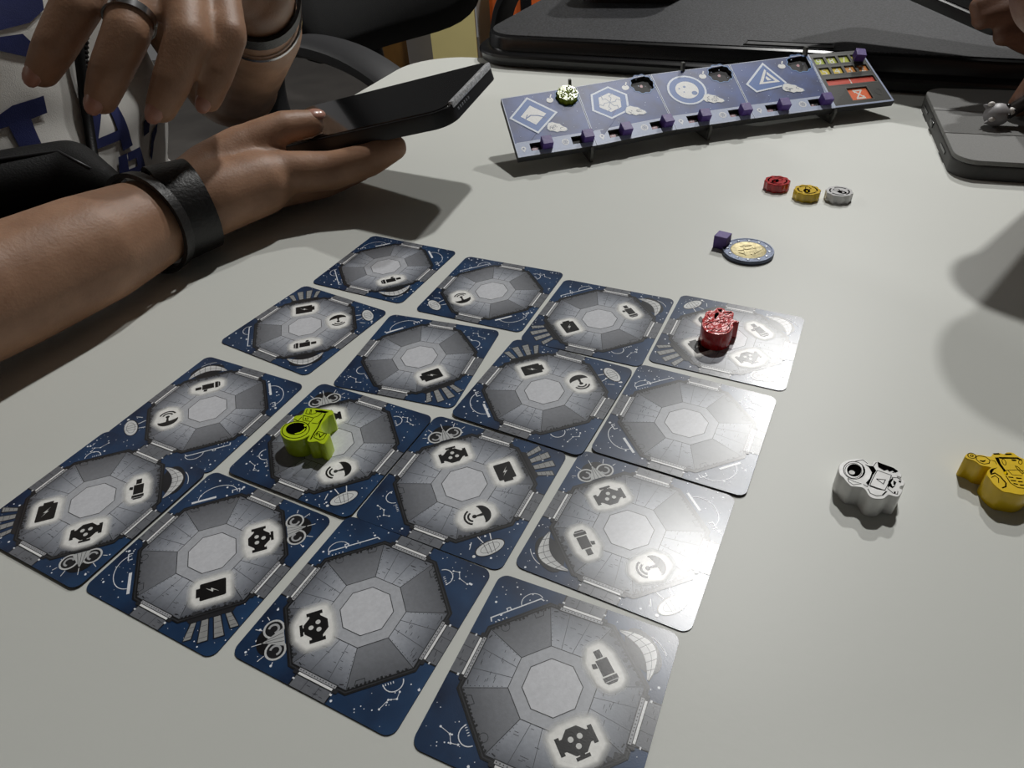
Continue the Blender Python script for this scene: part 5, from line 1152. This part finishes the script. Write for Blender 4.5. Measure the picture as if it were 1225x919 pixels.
# hand over the tablet, closed round a pen
wx = Vector((0.259, 0.333, 0.113))
hx = Vector((0.370, 0.412, 0.056))
sp_ += [(W(*(hx + Vector((.0, .012, .0)))), .019, W(*(hx + Vector((.0, -.030, -.002)))), .019), (W(*(hx + Vector((.0, -.01, .0)))), .021, W(*wx), .022)]
el2 = Vector((0.45, 0.10, 0.095)); sh3 = Vector((0.80, 0.05, 0.28))
sp_ += [(W(*wx), .0255, W(*el2), .040), (W(*el2), .040, W(*sh3), .052), (W(*sh2), .05, W(*sh3), .05)]
for k, (dy, l1) in enumerate(((.020, .034), (.003, .037), (-.014, .036), (-.030, .031))):
    a = hx + Vector((-.004, dy, .010)); b = a + Vector((-l1 * .62, .002, -.006)); c = b + Vector((-.004, .002, -.024)); d = c + Vector((.016, .002, -.010)); r = .0092 - k * .0004
    sp_ += [(W(*a), r + .001, W(*b), r), (W(*b), r, W(*c), r - .0008), (W(*c), r - .0008, W(*d), r - .0018)]
a = hx + Vector((.004, .026, -.008)); b = a + Vector((-.020, .014, -.014)); c = b + Vector((-.012, -.006, -.014))
sp_ += [(W(*a), .0115, W(*b), .0100), (W(*b), .0100, W(*c), .0082)]
TC2 = (sh2 + sh3) / 2 + Vector((.05, 0, 0)); nk2 = TC2 + Vector((0, 0, .07)); hd2 = TC2 + Vector((-.05, 0, .26))
I3 = Matrix(((0, 1, 0), (-1, 0, 0), (0, 0, 1)))
sp_ += [(W(*nk2), .058, W(*(nk2 + Vector((-.02, 0, .11)))), .05), ('e', W(*hd2), (.078, .092, .112), I3), (W(*(hd2 + Vector((-.070, 0, -.075)))), .034, W(*(hd2 + Vector((-.02, 0, -.06)))), .05), (W(*(hd2 + Vector((-.090, 0, .01)))), .010, W(*(hd2 + Vector((-.105, 0, -.025)))), .014)]
person2 = blob('person', sp_, 0.0024, 7, M_skin2)
tag(person2, 'person at the right edge with brown hands holding a dark device over the tablet', 'person')
for s in (-1, 1):
    bm = bmesh.new(); k = bmesh.ops.create_uvsphere(bm, u_segments=14, v_segments=10, radius=.011); bmesh.ops.translate(bm, vec=W(*(hd2 + Vector((-.082, s * .031, .012)))), verts=k['verts']); bm_obj('eye', bm, M_eye, person2, True)
blob('hair', [('e', W(*(hd2 + Vector((.016, 0, .026)))), (.086, .094, .106), I3)], .006, 3, M_hair, person2)
M_dshirt = mat('dark_grey_shirt', rgb(52, 52, 58), 0.85, var=0.1, scale=40, bump=0.2)
ts = [('e', W(*(TC2 + Vector((.0, 0, -.18)))), (.18, .12, .30), I3), ('e', W(*(TC2 + Vector((.0, 0, -.40)))), (.17, .13, .16), I3)]
for a, b in ((sh2, el), (sh3, el2)): ts += [(W(*a), .068, W(*a.lerp(b, .5)), .060)]
ts += [(W(*sh2), .066, W(*sh3), .066)]
blob('shirt', ts, .007, 6, M_dshirt, person2)
hip2 = TC2 + Vector((0, 0, -.43)); tp = [('e', W(*hip2), (.17, .13, .10), I3)]
for s in (-1, 1):
    h0 = hip2 + Vector((0, s * .09, 0)); kn = h0 + Vector((-.38, 0, .0)); an = Vector((kn.x, kn.y, -TZ + .09))
    tp += [(W(*h0), .085, W(*kn), .062), (W(*kn), .06, W(*an), .042)]
    blob('shoe', [(W(*(an + Vector((0, 0, -.05)))), .036, W(*(an + Vector((-.15, 0, -.058)))), .030)], .006, 3, mat('dark_shoe', rgb(40, 40, 44), 0.5), person2)
blob('trousers', tp, .008, 6, M_tr, person2)
make_chair((TC2.x, TC2.y, 0.0), math.pi, 'black office chair the person at the right sits on', arms=False)
# the dark device
d0, d1 = Vector(J['device'][0][:3]), Vector(J['device'][1][:3])
ex_ = (d1 - d0).normalized(); ey_ = Vector((0.80, 0.45, 0.28)); ey_ = (ey_ - ex_ * ex_.dot(ey_)).normalized(); en_ = ex_.cross(ey_).normalized()
if en_.z < 0: en_ = -en_
DL, DW = .170, .085
ctr = d0 + ex_ * (DL / 2 - .004) + ey_ * (DW / 2)
t = thing('dark_device', 'dark flat device held in the brown hand above the black table', 'device', W(*ctr))
R3 = Matrix((ex_, en_.cross(ex_), en_)).transposed(); t.rotation_mode = 'QUATERNION'; t.rotation_quaternion = R3.to_quaternion()
bm = bmesh.new(); prism(bm, rrect(DL, DW, .010, 8), -.004, .004, .0008); bm_obj('device_body', bm, M_pcase, t, True, 35)
bm = bmesh.new(); prism(bm, rrect(DL - .006, DW - .006, .008, 8), .0036, .0046, .0003); bm_obj('screen', bm, M_glass, t, True, 35)
# pen with a grey cat topper
ct = Vector(J['cat'][0][:3])
t = thing('cat_topper_pen', 'pen with a small grey cat head topper above the tablet', 'pen', W(*ct))
M_cat = mat('grey_rubber', rgb(158, 156, 158), 0.45, var=0.08, scale=80)
M_catw = mat('white_rubber', rgb(226, 222, 218), 0.45, var=0.05)
M_catk = mat('black_rubber', rgb(24, 20, 26), 0.3, var=0.1)
bm = bmesh.new(); k = bmesh.ops.create_uvsphere(bm, u_segments=24, v_segments=16, radius=1); bmesh.ops.scale(bm, vec=(.0078, .0072, .0068), verts=k['verts']); bm_obj('cat_head', bm, M_cat, t, True)
fx = Vector((.62, -.62, .48)).normalized()
ux = Vector((-.82, -.05, .1)).normalized(); sx_ = fx.cross(ux).normalized()
for s in (-1, 1):
    e = ux * .0062 + sx_ * s * .0048; bm = bmesh.new(); k = bmesh.ops.create_cone(bm, segments=14, radius1=.0030, radius2=.0004, depth=.0062, cap_ends=True)
    bmesh.ops.transform(bm, matrix=Matrix.Translation(e) @ (ux + sx_ * s * .35).to_track_quat('Z', 'Y').to_matrix().to_4x4(), verts=k['verts']); er = bm_obj('ear', bm, M_cat, t, True, 50)
    bm = bmesh.new(); k = bmesh.ops.create_uvsphere(bm, u_segments=12, v_segments=8, radius=1); bmesh.ops.transform(bm, matrix=Matrix.Translation(e + fx * .0016 + Vector((0, 0, .001))) @ Matrix.Diagonal((.0022, .0016, .0016, 1)), verts=k['verts']); bm_obj('inner_ear', bm, M_catw, er, True)
    bm = bmesh.new(); k = bmesh.ops.create_uvsphere(bm, u_segments=12, v_segments=8, radius=.0015); bmesh.ops.translate(bm, vec=(fx * .0064 + sx_ * s * .0031 + ux * .0006), verts=k['verts']); bm_obj('cat_eye', bm, M_catk, t, True)
bm = bmesh.new(); k = bmesh.ops.create_uvsphere(bm, u_segments=14, v_segments=10, radius=.0024); bmesh.ops.translate(bm, vec=fx * .0062 - ux * .0014, verts=k['verts']); mz = bm_obj('muzzle', bm, M_catw, t, True)
bm = bmesh.new(); k = bmesh.ops.create_uvsphere(bm, u_segments=10, v_segments=8, radius=.0008); bmesh.ops.translate(bm, vec=fx * .0086 - ux * .0012, verts=k['verts']); bm_obj('nose', bm, M_catk, mz, True)
bm = bmesh.new(); tube(bm, [-ux * .005, Vector((.020, .000, .010)), Vector((.034, -.012, .032)), Vector((.050, -.030, .075))], .0042, 12); bm_obj('pen_barrel', bm, mat('dark_brown_pen', rgb(44, 32, 28), 0.5, var=0.2), t, True)
